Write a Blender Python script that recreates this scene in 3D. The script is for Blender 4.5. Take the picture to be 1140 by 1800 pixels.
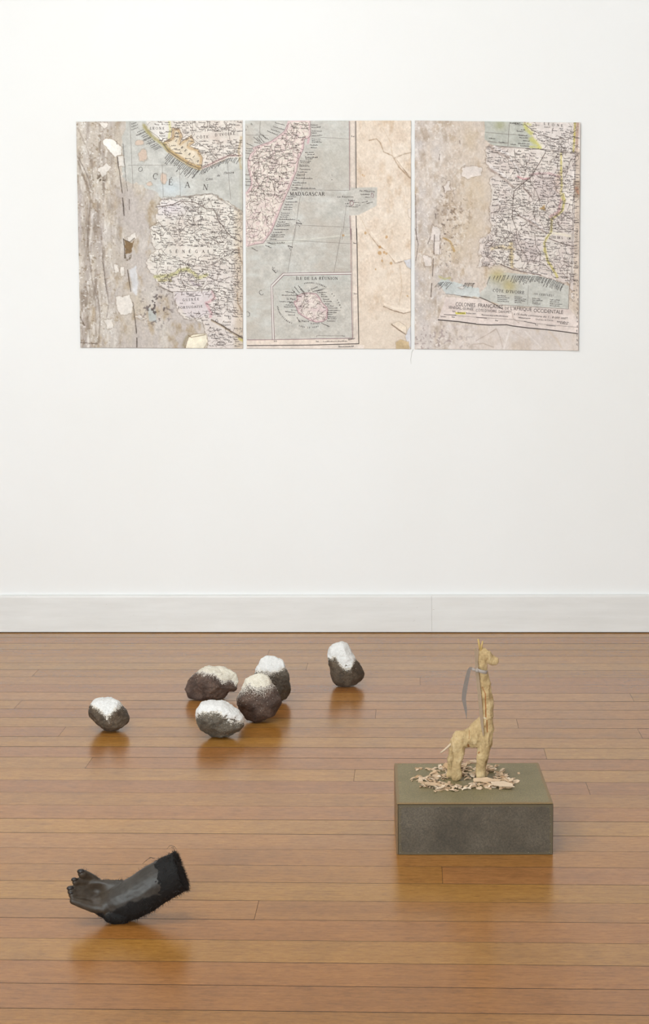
import bpy, bmesh, math, random
import numpy as np
from mathutils import Vector, Matrix, Euler, noise

S = bpy.context.scene
for o in list(bpy.data.objects):
    bpy.data.objects.remove(o)
COL = S.collection
rnd = random.Random(7)

# ------------------------------------------------------------------ camera
W, H = 1140, 1800
F = 3000.0
YAW, PITCH, ROLL = 0.0505, 0.1252, -0.00967
CAM = Vector((0, 0, 1.35))
cd = bpy.data.cameras.new('camera')
cd.sensor_fit = 'HORIZONTAL'
cd.sensor_width = 36
cd.lens = F / W * 36
cam = bpy.data.objects.new('camera', cd)
COL.objects.link(cam)
RM = Matrix.Rotation(YAW, 3, 'Z') @ Matrix.Rotation(math.pi / 2 - PITCH, 3, 'X') @ Matrix.Rotation(ROLL, 3, 'Z')
cam.matrix_world = Matrix.Translation(CAM) @ RM.to_4x4()
S.camera = cam
D = 6.811            # distance of the wall


def ray(px, py):
    return RM @ Vector(((px - W / 2) / F, -(py - H / 2) / F, -1))


def floor_at(px, py, z=0.0):
    d = ray(px, py)
    return CAM + d * ((z - CAM.z) / d.z)


def wall_at(px, py, y=D):
    d = ray(px, py)
    return CAM + d * (y / d.y)


# ------------------------------------------------------------------ world, lights, exposure
world = bpy.data.worlds.new('world')
S.world = world
world.use_nodes = True
bg = world.node_tree.nodes['Background']
bg.inputs[0].default_value = (0.93, 0.97, 1.0, 1)
bg.inputs[1].default_value = 0.5


def area(name, loc, target, size, power, color=(1, 1, 1), size_y=None):
    l = bpy.data.lights.new(name, 'AREA')
    l.energy = power
    l.color = color
    l.shape = 'RECTANGLE'
    l.size = size
    l.size_y = size_y or size
    o = bpy.data.objects.new(name, l)
    COL.objects.link(o)
    o.location = loc
    o.rotation_euler = (Vector(target) - Vector(loc)).to_track_quat('-Z', 'Y').to_euler()
    return o


# added cool front fill light behind the camera, track lights over the wall
area('added_front_light', (-2.6, -4.5, 2.2), (-0.3, 6.8, 1.1), 3.0, 450, (0.86, 0.965, 1.0), 2.2)
area('ceiling_track_light', (-1.8, 3.3, 3.2), (-0.8, 6.8, 1.0), 0.5, 31, (0.93, 0.985, 1.0))
area('ceiling_track_light', (-0.5, 3.3, 3.2), (-0.3, 6.8, 1.0), 0.5, 24, (0.97, 0.985, 0.98))

S.view_settings.view_transform = 'Standard'
S.view_settings.look = 'None'
S.view_settings.exposure = 0.36
S.view_settings.gamma = 1.0
S.view_settings.use_curve_mapping = False


# ------------------------------------------------------------------ helpers
def lin(c):
    c = np.asarray(c, dtype=float) / 255.0
    return np.where(c <= 0.04045, c / 12.92, ((c + 0.055) / 1.055) ** 2.4)


def rgba(r, g, b):
    return tuple(float(v) for v in lin((r, g, b))) + (1.0,)


class NT:
    """tiny node-tree helper"""
    def __init__(self, name):
        self.m = bpy.data.materials.new(name)
        self.m.use_nodes = True
        self.t = self.m.node_tree
        self.p = self.t.nodes['Principled BSDF']

    def n(self, typ, **kw):
        nd = self.t.nodes.new(typ)
        for k, v in kw.items():
            setattr(nd, k, v)
        return nd

    def l(self, a, b):
        self.t.links.new(a, b)

    def val(self, nd, key, v):
        nd.inputs[key].default_value = v

    def noise(self, vec, scale, detail=4, rough=0.6):
        nd = self.n('ShaderNodeTexNoise')
        self.val(nd, 'Scale', scale)
        self.val(nd, 'Detail', detail)
        self.val(nd, 'Roughness', rough)
        if vec is not None:
            self.l(vec, nd.inputs['Vector'])
        return nd.outputs['Fac']

    def ramp(self, fac, stops):
        nd = self.n('ShaderNodeValToRGB')
        cr = nd.color_ramp
        while len(cr.elements) > 1:
            cr.elements.remove(cr.elements[-1])
        cr.elements[0].position = stops[0][0]
        cr.elements[0].color = stops[0][1]
        for p, c in stops[1:]:
            e = cr.elements.new(p)
            e.color = c
        self.l(fac, nd.inputs[0])
        return nd.outputs['Color']

    def mix(self, fac, a, b, typ='MIX'):
        nd = self.n('ShaderNodeMix', data_type='RGBA', blend_type=typ)
        for key, v in ((0, fac), (6, a), (7, b)):
            if hasattr(v, 'is_linked') or hasattr(v, 'links'):
                self.l(v, nd.inputs[key])
            else:
                nd.inputs[key].default_value = v
        return nd.outputs[2]

    def math(self, op, a, b=0.0):
        nd = self.n('ShaderNodeMath', operation=op)
        for k, v in ((0, a), (1, b)):
            if hasattr(v, 'links'):
                self.l(v, nd.inputs[k])
            else:
                nd.inputs[k].default_value = v
        return nd.outputs[0]

    def mapping(self, vec, scale=(1, 1, 1), loc=(0, 0, 0)):
        nd = self.n('ShaderNodeMapping')
        nd.inputs['Scale'].default_value = scale
        nd.inputs['Location'].default_value = loc
        self.l(vec, nd.inputs['Vector'])
        return nd.outputs[0]

    def obj(self):
        return self.n('ShaderNodeTexCoord').outputs['Object']

    def bump(self, h, strength=0.3, dist=0.002):
        nd = self.n('ShaderNodeBump')
        nd.inputs['Strength'].default_value = strength
        nd.inputs['Distance'].default_value = dist
        self.l(h, nd.inputs['Height'])
        self.l(nd.outputs[0], self.p.inputs['Normal'])

    def base(self, c):
        if hasattr(c, 'links'):
            self.l(c, self.p.inputs['Base Color'])
        else:
            self.p.inputs['Base Color'].default_value = c

    def rough(self, r):
        if hasattr(r, 'links'):
            self.l(r, self.p.inputs['Roughness'])
        else:
            self.p.inputs['Roughness'].default_value = r


def link(name, me, mat=None, parent=None, loc=None):
    o = bpy.data.objects.new(name, me)
    COL.objects.link(o)
    if me is not None and mat is not None and len(me.materials) == 0:
        me.materials.append(mat)
    if parent is not None:
        o.parent = parent
    if loc is not None:
        o.location = loc
    return o


def tag(o, label, cat, group=None):
    o['label'] = label
    o['category'] = cat
    if group:
        o['group'] = group
    return o


def empty(name, loc, rz=0.0):
    o = bpy.data.objects.new(name, None)
    COL.objects.link(o)
    o.location = loc
    o.rotation_euler = (0, 0, rz)
    o.empty_display_size = 0.05
    return o


def mesh_from_bm(name, bm, smooth=False):
    bmesh.ops.recalc_face_normals(bm, faces=bm.faces[:])
    me = bpy.data.meshes.new(name)
    bm.to_mesh(me)
    bm.free()
    if smooth:
        me.polygons.foreach_set('use_smooth', [True] * len(me.polygons))
    return me


def box_bm(x0, x1, y0, y1, z0, z1, bevel=0.0, seg=1):
    bm = bmesh.new()
    bmesh.ops.create_cube(bm, size=1)
    for v in bm.verts:
        v.co = Vector((x0 + (v.co.x + .5) * (x1 - x0), y0 + (v.co.y + .5) * (y1 - y0), z0 + (v.co.z + .5) * (z1 - z0)))
    if bevel:
        bmesh.ops.bevel(bm, geom=bm.edges[:], offset=bevel, segments=seg, affect='EDGES', profile=0.5)
    return bm


# ------------------------------------------------------------------ materials
def mat_wall():
    k = NT('white_wall_paint')
    c = k.obj()
    n1 = k.noise(c, 0.9, 3)
    n2 = k.noise(c, 26, 5)
    col = k.ramp(n1, [(0.3, (0.815, 0.805, 0.79, 1)), (0.7, (0.845, 0.84, 0.835, 1))])
    spots = k.ramp(n2, [(0.0, (0.82, 0.82, 0.82, 1)), (0.22, (1, 1, 1, 1))])
    k.base(k.mix(1.0, col, spots, 'MULTIPLY'))
    k.rough(0.75)
    k.bump(k.noise(c, 260, 3), 0.12, 0.0006)
    return k.m


def mat_trim():
    k = NT('white_gloss_trim_paint')
    c = k.obj()
    n1 = k.noise(k.mapping(c, (1.2, 1, 9)), 3, 4)
    col = k.ramp(n1, [(0.25, (0.70, 0.685, 0.665, 1)), (0.75, (0.78, 0.77, 0.755, 1))])
    n2 = k.noise(k.mapping(c, (7, 1, 40)), 3.5, 4, 0.7)
    sc = k.ramp(n2, [(0.0, (0.55, 0.52, 0.48, 1)), (0.27, (0.62, 0.6, 0.57, 1)), (0.31, (1, 1, 1, 1))])
    k.base(k.mix(1.0, col, sc, 'MULTIPLY'))
    k.rough(0.45)
    return k.m


def mat_plain(name, col, rough=0.8):
    k = NT(name)
    c = k.obj()
    n1 = k.noise(c, 3, 3)
    a = tuple(v * 0.94 for v in col[:3]) + (1,)
    k.base(k.mix(n1, a, col))
    k.rough(rough)
    return k.m


def mat_board():
    k = NT('varnished_floor_board')
    oi = k.n('ShaderNodeObjectInfo')
    c = k.obj()
    off = k.n('ShaderNodeCombineXYZ')
    k.l(k.math('MULTIPLY', oi.outputs['Random'], 40.0), off.inputs[0])
    k.l(k.math('MULTIPLY', oi.outputs['Random'], 17.0), off.inputs[1])
    add = k.n('ShaderNodeVectorMath', operation='ADD')
    k.l(c, add.inputs[0])
    k.l(off.outputs[0], add.inputs[1])
    v = add.outputs[0]
    grain = k.noise(k.mapping(v, (3.2, 46, 1)), 2.6, 6, 0.7)
    fine = k.noise(k.mapping(v, (30, 220, 1)), 2.0, 5, 0.75)
    band = k.noise(k.mapping(v, (0.5, 9, 1)), 2.2, 3)
    pore = k.noise(k.mapping(v, (26, 210, 1)), 1.7, 3, 0.7)
    patch = k.noise(v, 5.5, 4, 0.6)
    g = k.ramp(grain, [(0.28, (0.76, 0.71, 0.65, 1)), (0.5, (1, 1, 1, 1)), (0.75, (1.1, 1.09, 1.05, 1))])
    b = k.ramp(band, [(0.3, (0.90, 0.86, 0.80, 1)), (0.5, (1, 1, 1, 1)), (0.72, (1.08, 1.08, 1.05, 1))])
    fi = k.ramp(fine, [(0.3, (0.72, 0.69, 0.66, 1)), (0.62, (1.12, 1.12, 1.12, 1))])
    po = k.ramp(pore, [(0.27, (0.34, 0.27, 0.22, 1)), (0.36, (1, 1, 1, 1))])
    pa = k.ramp(patch, [(0.3, (0.88, 0.86, 0.86, 1)), (0.6, (1.04, 1.03, 1.02, 1))])
    mid = k.noise(k.mapping(v, (9, 40, 1)), 3.0, 5, 0.7)
    mi_ = k.ramp(mid, [(0.3, (0.74, 0.70, 0.68, 1)), (0.48, (1, 1, 1, 1)), (0.7, (1.13, 1.14, 1.16, 1))])
    col = k.mix(1.0, oi.outputs['Color'], g, 'MULTIPLY')
    col = k.mix(1.0, col, mi_, 'MULTIPLY')
    for x in (b, fi, pa):
        col = k.mix(1.0, col, x, 'MULTIPLY')
    # porous, worn patches: dark pores show only where the varnish is rubbed
    worn = k.ramp(k.noise(v, 2.3, 4, 0.6), [(0.42, (0, 0, 0, 1)), (0.62, (1, 1, 1, 1))])
    sep = k.n('ShaderNodeSeparateColor')
    k.l(worn, sep.inputs[0])
    col2 = k.mix(1.0, col, po, 'MULTIPLY')
    k.base(k.mix(k.math('MULTIPLY', sep.outputs[0], 0.75), col, col2))
    rr = k.n('ShaderNodeMapRange')
    rr.inputs['To Min'].default_value = 0.17
    rr.inputs['To Max'].default_value = 0.30
    k.l(patch, rr.inputs[0])
    k.rough(rr.outputs[0])
    k.p.inputs['IOR'].default_value = 1.47
    k.bump(fine, 0.10, 0.0006)
    return k.m


M_WALL = mat_wall()
M_TRIM = mat_trim()
M_CEIL = mat_plain('white_ceiling_paint', (0.82, 0.82, 0.81, 1))
M_SUB = mat_plain('dark_subfloor', (0.03, 0.018, 0.01, 1))
M_BOARD = mat_board()


# ------------------------------------------------------------------ setting
def structure(name, bm, mat, parent=None):
    o = link(name, mesh_from_bm(name, bm), mat, parent)
    if parent is None:
        o['kind'] = 'structure'
    return o


XL, XR, YB, ZC = -3.3, 3.1, -1.6, 3.3
wall_back = structure('wall_back', box_bm(XL - .1, XR + .1, D, D + .12, -.03, ZC + .1), M_WALL)
structure('wall_left', box_bm(XL - .12, XL, YB, D, -.03, ZC + .1), M_WALL)
structure('wall_right', box_bm(XR, XR + .12, YB, D, -.03, ZC + .1), M_WALL)
structure('ceiling', box_bm(XL, XR, YB, D, ZC, ZC + .12), M_CEIL)
fl = structure('floor', box_bm(XL, XR, YB, D, -.06, -.022), M_SUB)

# skirting: flat board with an eased top edge, butt joints as in the room
bb = empty('baseboard_back', (0, D, 0))
bb['kind'] = 'structure'


def skirting_profile(x0, x1):
    bm = bmesh.new()
    prof = [(0, 0.004), (-.018, .004), (-.0185, .146), (-.0175, .1515), (-.014, .1545), (-.009, .1555), (0, .1555)]
    va = [bm.verts.new((x0, y, z)) for y, z in prof]
    vb = [bm.verts.new((x1, y, z)) for y, z in prof]
    for i in range(len(prof)):
        j = (i + 1) % len(prof)
        bm.faces.new((va[i], va[j], vb[j], vb[i]))
    bm.faces.new(va)
    bm.faces.new(vb[::-1])
    return bm


for x0, x1 in ((XL, -2.05), (-2.0495, 0.085), (0.0855, 1.9), (1.9005, XR)):
    structure('skirting_board', skirting_profile(x0, x1), M_TRIM, bb)

# hairline crack in the plaster under the gap between two prints
def ribbon_mesh(name, pts, widths, nrm=(0, -1, 0), thick=0.0):
    bm = bmesh.new()
    n = Vector(nrm)
    L, R = [], []
    pts = [Vector(p) for p in pts]
    for i, p in enumerate(pts):
        t = (pts[min(i + 1, len(pts) - 1)] - pts[max(i - 1, 0)]).normalized()
        s = t.cross(n).normalized() * widths[i] * .5
        L.append(bm.verts.new(p + s))
        R.append(bm.verts.new(p - s))
    for i in range(len(pts) - 1):
        bm.faces.new((L[i], L[i + 1], R[i + 1], R[i]))
    if thick:
        bmesh.ops.solidify(bm, geom=bm.faces[:], thickness=thick)
    return mesh_from_bm(name, bm)


cr = [wall_at(x, y, D - .0006) for x, y in ((726, 614), (723.5, 619), (722.5, 626), (721.5, 632), (722.2, 640))]
link('plaster_crack', ribbon_mesh('plaster_crack', cr, [.0022, .002, .0016, .0014, .0008]),
     mat_plain('crack_grey', (0.5, 0.48, 0.46, 1)), wall_back)

# floor boards ------------------------------------------------------
BW = 0.1199
Y0 = 6.5789 + 2 * BW                 # far edge of the first row (tucked under the skirting)
PAL = [(163, 113, 52), (160, 110, 49), (166, 118, 55), (160, 107, 52), (158, 106, 55), (168, 121, 56), (161, 110, 52),
       (162, 112, 56), (165, 116, 51), (155, 103, 50)]
# butt joints seen in the photograph
JOINTS = [(471, 1149), (539, 1172), (738, 1198), (660, 1253), (110, 1285), (30, 1240), (62, 1183), (156, 1341),
          (622, 1366), (1110, 1226), (910, 1276), (958, 1325), (450, 1602), (777, 1541), (1034, 1389), (1122, 1285)]
jr = {}
for px, py in JOINTS:
    p = floor_at(px, py)
    jr.setdefault(int((Y0 - p.y) / BW), []).append(p.x)
nrow = int((Y0 - YB) / BW)
for r in range(nrow):
    ya = Y0 - r * BW
    yb = ya - BW
    cuts = sorted(jr.get(r, []))
    rr_ = random.Random(100 + r)
    lo = XL + rr_.uniform(0.1, .6) if cuts else XL + rr_.uniform(.1, 1.1)
    hi = XR - rr_.uniform(.1, 1.3)
    xs = [XL, lo] + [c for c in cuts if lo + .2 < c < hi - .1] + [hi, XR]
    for a, b in zip(xs[:-1], xs[1:]):
        gap = rr_.choice([.0010, .0016, .0022, .0030, .0040])
        ga, gb = a + .0004, b - .0004
        y1 = min(ya - gap * .5, D - .001)
        y0 = yb + gap * .5
        cx, cy = (ga + gb) / 2, (y0 + y1) / 2
        bm = box_bm(ga - cx, gb - cx, y0 - cy, y1 - cy, -.02, 0)
        pm_ = mesh_from_bm('plank', bm)
        pm_.materials.append(M_BOARD)
        pm_.materials.append(M_SUB)                 # grimy saw-cut flanks inside the joints
        for f_ in pm_.polygons:
            f_.material_index = 0 if f_.normal.z > .5 else 1
        o = link('plank', pm_, None, fl, (cx, cy, 0))
        c = np.array(rr_.choice(PAL)) + rr_.uniform(-5, 5)
        o.color = rgba(*c)


# ------------------------------------------------------------------ the three map prints
def crop(ox, oy, s):
    """points read off an enlarged detail -> photograph pixels"""
    return lambda pts: [(ox + x / s, oy + y / s) for x, y in pts]


def vnoise(X, Y, seed):
    xi = np.floor(X).astype(np.int64)
    yi = np.floor(Y).astype(np.int64)
    fx, fy = X - xi, Y - yi
    fx = fx * fx * (3 - 2 * fx)
    fy = fy * fy * (3 - 2 * fy)

    def h(a, b):
        n = (a * 374761393 + b * 668265263 + seed * 1442695041) & 0xffffffff
        n = ((n ^ (n >> 13)) * 1274126177) & 0xffffffff
        return ((n ^ (n >> 16)) & 0xffff) / 65535.0
    return (h(xi, yi) * (1 - fx) + h(xi + 1, yi) * fx) * (1 - fy) + (h(xi, yi + 1) * (1 - fx) + h(xi + 1, yi + 1) * fx) * fy


def fbm(X, Y, sx, sy=None, octv=4, seed=1, rough=.55):
    sy = sy or sx
    a, t, out = 1.0, 0.0, 0.0
    x, y = X / sx, Y / sy
    for i in range(octv):
        out = out + a * vnoise(x, y, seed + i * 17)
        t += a
        a *= rough
        x, y = x * 2.03 + 3.1, y * 2.03 + 7.7
    return out / t


def seg_dist(X, Y, pts, closed=False):
    d = np.full(X.shape, 1e9)
    n = len(pts)
    for i in range(n if closed else n - 1):
        (x0, y0), (x1, y1) = pts[i], pts[(i + 1) % n]
        dx, dy = x1 - x0, y1 - y0
        t = np.clip(((X - x0) * dx + (Y - y0) * dy) / (dx * dx + dy * dy + 1e-9), 0, 1)
        d = np.minimum(d, np.hypot(X - x0 - t * dx, Y - y0 - t * dy))
    return d


def inside(X, Y, pts):
    r = np.zeros(X.shape, bool)
    n = len(pts)
    for i in range(n):
        (x0, y0), (x1, y1) = pts[i], pts[(i + 1) % n]
        c = ((y0 > Y) != (y1 > Y)) & (X < (x1 - x0) * (Y - y0) / (y1 - y0 + 1e-12) + x0)
        r ^= c
    return r


def sdf(X, Y, pts):
    d = seg_dist(X, Y, pts, True)
    return np.where(inside(X, Y, pts), -d, d)


def arcp(cx, cy, rx, ry, a0, a1, n=9):
    return [(cx + rx * math.cos(math.radians(a0 + (a1 - a0) * i / (n - 1))), cy + ry * math.sin(math.radians(a0 + (a1 - a0) * i / (n - 1)))) for i in range(n)]


# engraved roman capitals: (advance width, [(points, stroke weight)])
TK, TN = .17, .065


def bar(x, y, w=.28):
    return ([(x - w / 2, y), (x + w / 2, y)], TN)


GLYPH = {
    'A': (.95, [([(.1, 0), (.45, 1)], TN), ([(.45, 1), (.82, 0)], TK), ([(.22, .33), (.66, .33)], TN), bar(.1, 0), bar(.82, 0)]),
    'B': (.82, [([(.18, 0), (.18, 1)], TK), (arcp(.34, .75, .3, .23, 90, -90), .11), (arcp(.36, .26, .34, .26, 90, -90), .12), ([(.05, 1), (.36, 1)], TN), ([(.05, 0), (.36, 0)], TN), ([(.18, .52), (.36, .52)], TN)]),
    'C': (.88, [(arcp(.48, .5, .4, .5, 50, 180), .1), (arcp(.48, .5, .4, .5, 180, 310), .1), ([(.1, .35), (.1, .65)], TK), ([(.76, .98), (.76, .68)], TN)]),
    'D': (.92, [([(.18, 0), (.18, 1)], TK), (arcp(.4, .5, .42, .5, 90, -90), .11), ([(.82, .35), (.82, .65)], .15), ([(.05, 1), (.42, 1)], TN), ([(.05, 0), (.42, 0)], TN)]),
    'E': (.80, [([(.18, 0), (.18, 1)], TK), ([(.05, 1), (.7, 1), (.7, .76)], TN), ([(.05, 0), (.72, 0), (.74, .26)], TN), ([(.18, .52), (.5, .52)], TN), ([(.5, .64), (.5, .4)], TN)]),
    'F': (.76, [([(.18, 0), (.18, 1)], TK), ([(.05, 1), (.7, 1), (.7, .76)], TN), bar(.18, 0, .3), ([(.18, .52), (.5, .52)], TN)]),
    'G': (.94, [(arcp(.48, .5, .4, .5, 50, 310), .1), ([(.1, .35), (.1, .65)], TK), ([(.78, .05), (.78, .42)], TK), ([(.6, .42), (.92, .42)], TN), ([(.76, .98), (.76, .7)], TN)]),
    'I': (.42, [([(.2, 0), (.2, 1)], TK), bar(.2, 0, .34), bar(.2, 1, .34)]),
    'L': (.76, [([(.18, 0), (.18, 1)], TK), bar(.18, 1, .32), ([(.05, 0), (.68, 0), (.7, .28)], TN)]),
    'M': (1.12, [([(.15, 0), (.15, 1)], TN), ([(.15, 1), (.52, .05)], TK), ([(.52, .05), (.9, 1)], TN), ([(.9, 0), (.9, 1)], TK), bar(.13, 0), bar(.9, 0), bar(.1, 1, .2), bar(.95, 1, .2)]),
    'N': (.98, [([(.15, 0), (.15, 1)], TN), ([(.15, 1), (.8, 0)], TK), ([(.8, 0), (.8, 1)], TN), bar(.15, 0), bar(.1, 1, .2), bar(.8, 1)]),
    'O': (.95, [(arcp(.46, .5, .4, .5, 0, 360, 17), .1), ([(.07, .36), (.07, .64)], .15), ([(.85, .36), (.85, .64)], .15)]),
    'P': (.78, [([(.18, 0), (.18, 1)], TK), (arcp(.36, .74, .32, .25, 90, -90), .12), ([(.05, 1), (.38, 1)], TN), ([(.18, .48), (.38, .48)], TN), bar(.18, 0)]),
    'R': (.88, [([(.18, 0), (.18, 1)], TK), (arcp(.36, .76, .32, .24, 90, -90), .12), ([(.05, 1), (.38, 1)], TN), ([(.18, .5), (.4, .5)], TN), ([(.4, .5), (.74, 0), (.86, 0)], .13), bar(.18, 0)]),
    'S': (.74, [(arcp(.36, .74, .26, .25, 40, 230), .1), (arcp(.36, .26, .28, .26, 50, -140), .12), ([(.2, .6), (.52, .4)], .15)]),
    'T': (.84, [([(.4, 0), (.4, 1)], TK), ([(.05, .74), (.06, 1), (.75, 1), (.76, .74)], TN), bar(.4, 0)]),
    'U': (.94, [([(.18, 1), (.18, .3)], TK), (arcp(.48, .3, .3, .3, 180, 360), .1), ([(.78, .3), (.78, 1)], TN), bar(.18, 1), bar(.78, 1)]),
    'V': (.92, [([(.1, 1), (.45, 0)], TK), ([(.45, 0), (.8, 1)], TN), bar(.1, 1), bar(.8, 1)]),
    "'": (.3, [([(.14, 1.05), (.1, .72)], .12)]),
    ' ': (.5, []),
    '(': (.4, [(arcp(.5, .45, .38, .65, 130, 230), .07)]), ')': (.4, [(arcp(-.1, .45, .38, .65, 50, -50), .07)]),
    '1': (.5, [([(.25, 0), (.25, 1), (.08, .8)], .12), bar(.25, 0)]), '9': (.7, [(arcp(.34, .7, .25, .3, 0, 360, 13), .1), ([(.6, .7), (.5, .2), (.2, 0)], .1)]),
}
ACC = {'É': ('E', [([(.32, 1.12), (.56, 1.36)], .1)]), 'Ô': ('O', [([(.24, 1.14), (.46, 1.36), (.68, 1.14)], .08)]),
       'Î': ('I', [([(0, 1.14), (.2, 1.36), (.4, 1.14)], .08)]), 'Ç': ('C', [([(.48, 0), (.56, -.16), (.4, -.28)], .09)])}
for k_, (b_, ex_) in ACC.items():
    GLYPH[k_] = (GLYPH[b_][0], GLYPH[b_][1] + ex_)

_font_cache = {}


def font_tris(txt):
    """flat polygons of a string set in the built-in sans face, height of capitals = 1"""
    if txt not in _font_cache:
        cu = bpy.data.curves.new('txt', 'FONT')
        cu.body = txt
        cu.resolution_u = 2
        ob = bpy.data.objects.new('txt', cu)
        COL.objects.link(ob)
        dg = bpy.context.evaluated_depsgraph_get()
        dg.update()
        me = bpy.data.meshes.new_from_object(ob.evaluated_get(dg))
        v = [(p.co.x / .69, p.co.y / .69) for p in me.vertices]
        f = [tuple(p.vertices) for p in me.polygons]
        bpy.data.meshes.remove(me)
        bpy.data.objects.remove(ob)
        bpy.data.curves.remove(cu)
        _font_cache[txt] = (v, f)
    return _font_cache[txt]


class Ink:
    """collects flat printed shapes in photograph pixels"""
    def __init__(self, split=False):
        self.v, self.f = [], []
        self.split = split
        self.ends = []                 # where one inscription stops and the next begins

    def done(self):
        if self.split and (not self.ends or self.ends[-1] != len(self.f)):
            self.ends.append(len(self.f))

    def poly(self, pts):
        n = len(self.v)
        self.v += pts
        self.f.append(tuple(range(n, n + len(pts))))

    def line(self, pts, w, taper=False):
        if len(pts) < 2:
            return
        q = [pts[0]]
        for a, c in zip(pts[:-1], pts[1:]):       # short steps, so that print follows the sheet
            k = max(1, int(math.hypot(c[0] - a[0], c[1] - a[1]) / 2.5))
            q += [(a[0] + (c[0] - a[0]) * i / k, a[1] + (c[1] - a[1]) * i / k) for i in range(1, k + 1)]
        pts = q
        n = len(pts)
        b = len(self.v)
        for i, (x, y) in enumerate(pts):
            x0, y0 = pts[max(i - 1, 0)]
            x1, y1 = pts[min(i + 1, n - 1)]
            dx, dy = x1 - x0, y1 - y0
            L = math.hypot(dx, dy) or 1
            ww = w * (1 - .6 * i / (n - 1)) if taper else w
            ox, oy = -dy / L * ww / 2, dx / L * ww / 2
            self.v += [(x + ox, y + oy), (x - ox, y - oy)]
        for i in range(n - 1):
            k = b + 2 * i
            self.f.append((k, k + 1, k + 3, k + 2))

    def serif(self, txt, x, y, h, sp=0.12, ang=0.0, wx=1.0, bold=1.0, slant=0.0, done=True):
        """x, y = start of the base line, h = capital height, sp = extra spacing in h"""
        ca, sa = math.cos(ang), math.sin(ang)
        u = 0.0
        for ch in txt:
            if ch == ' ':
                self.done()
            w, strokes = GLYPH.get(ch, GLYPH[' '])
            for pts, wt in strokes:
                self.line([(x + ca * (u + (px + slant * py) * h * wx) + sa * py * h, y + sa * (u + (px + slant * py) * h * wx) - ca * py * h) for px, py in pts], max(wt * h * bold * 1.15, .4))
            u += (w * wx + sp) * h
        if done:
            self.done()
        return u

    def sans(self, txt, x, y, h, wx=1.0, ang=0.0, slant=0.0, width=None):
        v, f = font_tris(txt)
        if width:
            wx = width / (max(p[0] for p in v) * h)
        ca, sa = math.cos(ang), math.sin(ang)
        b = len(self.v)
        self.v += [(x + ca * (px + slant * py) * h * wx + sa * py * h, y + sa * (px + slant * py) * h * wx - ca * py * h) for px, py in v]
        self.f += [tuple(b + i for i in q) for q in f]
        self.done()

    def squiggle_word(self, R, x, y, n, ang=0.0, h=1.7, tall=.8):
        """an unreadable engraved place name: n minims of uneven height"""
        ca, sa = math.cos(ang), math.sin(ang)
        u = 0.0
        for i in range(n):
            hh = h * (1.55 if (i == 0 or R.random() < .16) else R.uniform(.75, 1.0))
            w = R.uniform(.55, .85)
            q = [(u, 0), (u + w, 0), (u + w, hh), (u, hh)]
            self.poly([(x + ca * a + sa * b, y + sa * a - ca * b) for a, b in q])
            if R.random() < .6:
                yb_ = R.choice([0, hh * .5, hh * .8])
                q = [(u, yb_), (u + 1.5, yb_), (u + 1.5, yb_ + .4), (u, yb_ + .4)]
                self.poly([(x + ca * a + sa * b, y + sa * a - ca * b) for a, b in q])
            u += R.uniform(1.15, 1.5)
        return u


def names_in(ink, R, X0, X1, Y0_, Y1, test, dens=.6, row=4.6, ang=0.03, dots=None):
    y = Y0_
    while y < Y1:
        x = X0 + R.uniform(0, 10)
        while x < X1:
            n = R.randint(4, 9)
            if R.random() < dens:
                yy = y + R.uniform(-1.6, 1.6)
                if all(test(x + k, yy) for k in (-1, n * .7, n * 1.45)):
                    ink.squiggle_word(R, x, yy, n, ang + R.gauss(0, .05), R.uniform(1.1, 1.6))
            x += n * 1.35 + R.uniform(2, 7)
        y += row


def rivers_in(ink, R, X0, X1, Y0_, Y1, test, count, length=(6, 18), step=2.6, w=.55, drift=None):
    for _ in range(count):
        x, y = R.uniform(X0, X1), R.uniform(Y0_, Y1)
        if not test(x, y):
            continue
        a = R.uniform(0, 6.28) if drift is None else drift + R.gauss(0, .5)
        pts = [(x, y)]
        for i in range(R.randint(*length)):
            a += R.gauss(0, .5)
            x += step * math.cos(a)
            y += step * math.sin(a)
            if not test(x, y):
                break
            pts.append((x, y))
        if len(pts) > 2:
            ink.line(pts, w * R.uniform(.7, 1.3))


def comb(ink, R, path, d, n, length, word=True, w=.4):
    """place names fanned out from a coast line, at angle d"""
    seg = []
    tot = 0
    for (a, b) in zip(path[:-1], path[1:]):
        L = math.hypot(b[0] - a[0], b[1] - a[1])
        seg.append((tot, L, a, b))
        tot += L
    for i in range(n):
        t = tot * (i + R.uniform(.2, .8)) / n
        for t0, L, a, b in seg:
            if t0 <= t <= t0 + L:
                k = (t - t0) / L
                x, y = a[0] + (b[0] - a[0]) * k, a[1] + (b[1] - a[1]) * k
        dd = d(i / n) if callable(d) else d
        ln = R.uniform(*length)
        ca, sa = math.cos(dd), math.sin(dd)
        ink.squiggle_word(R, x + ca * 2, y + sa * 2, int(ln / 1.35), dd, 1.25)


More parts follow.
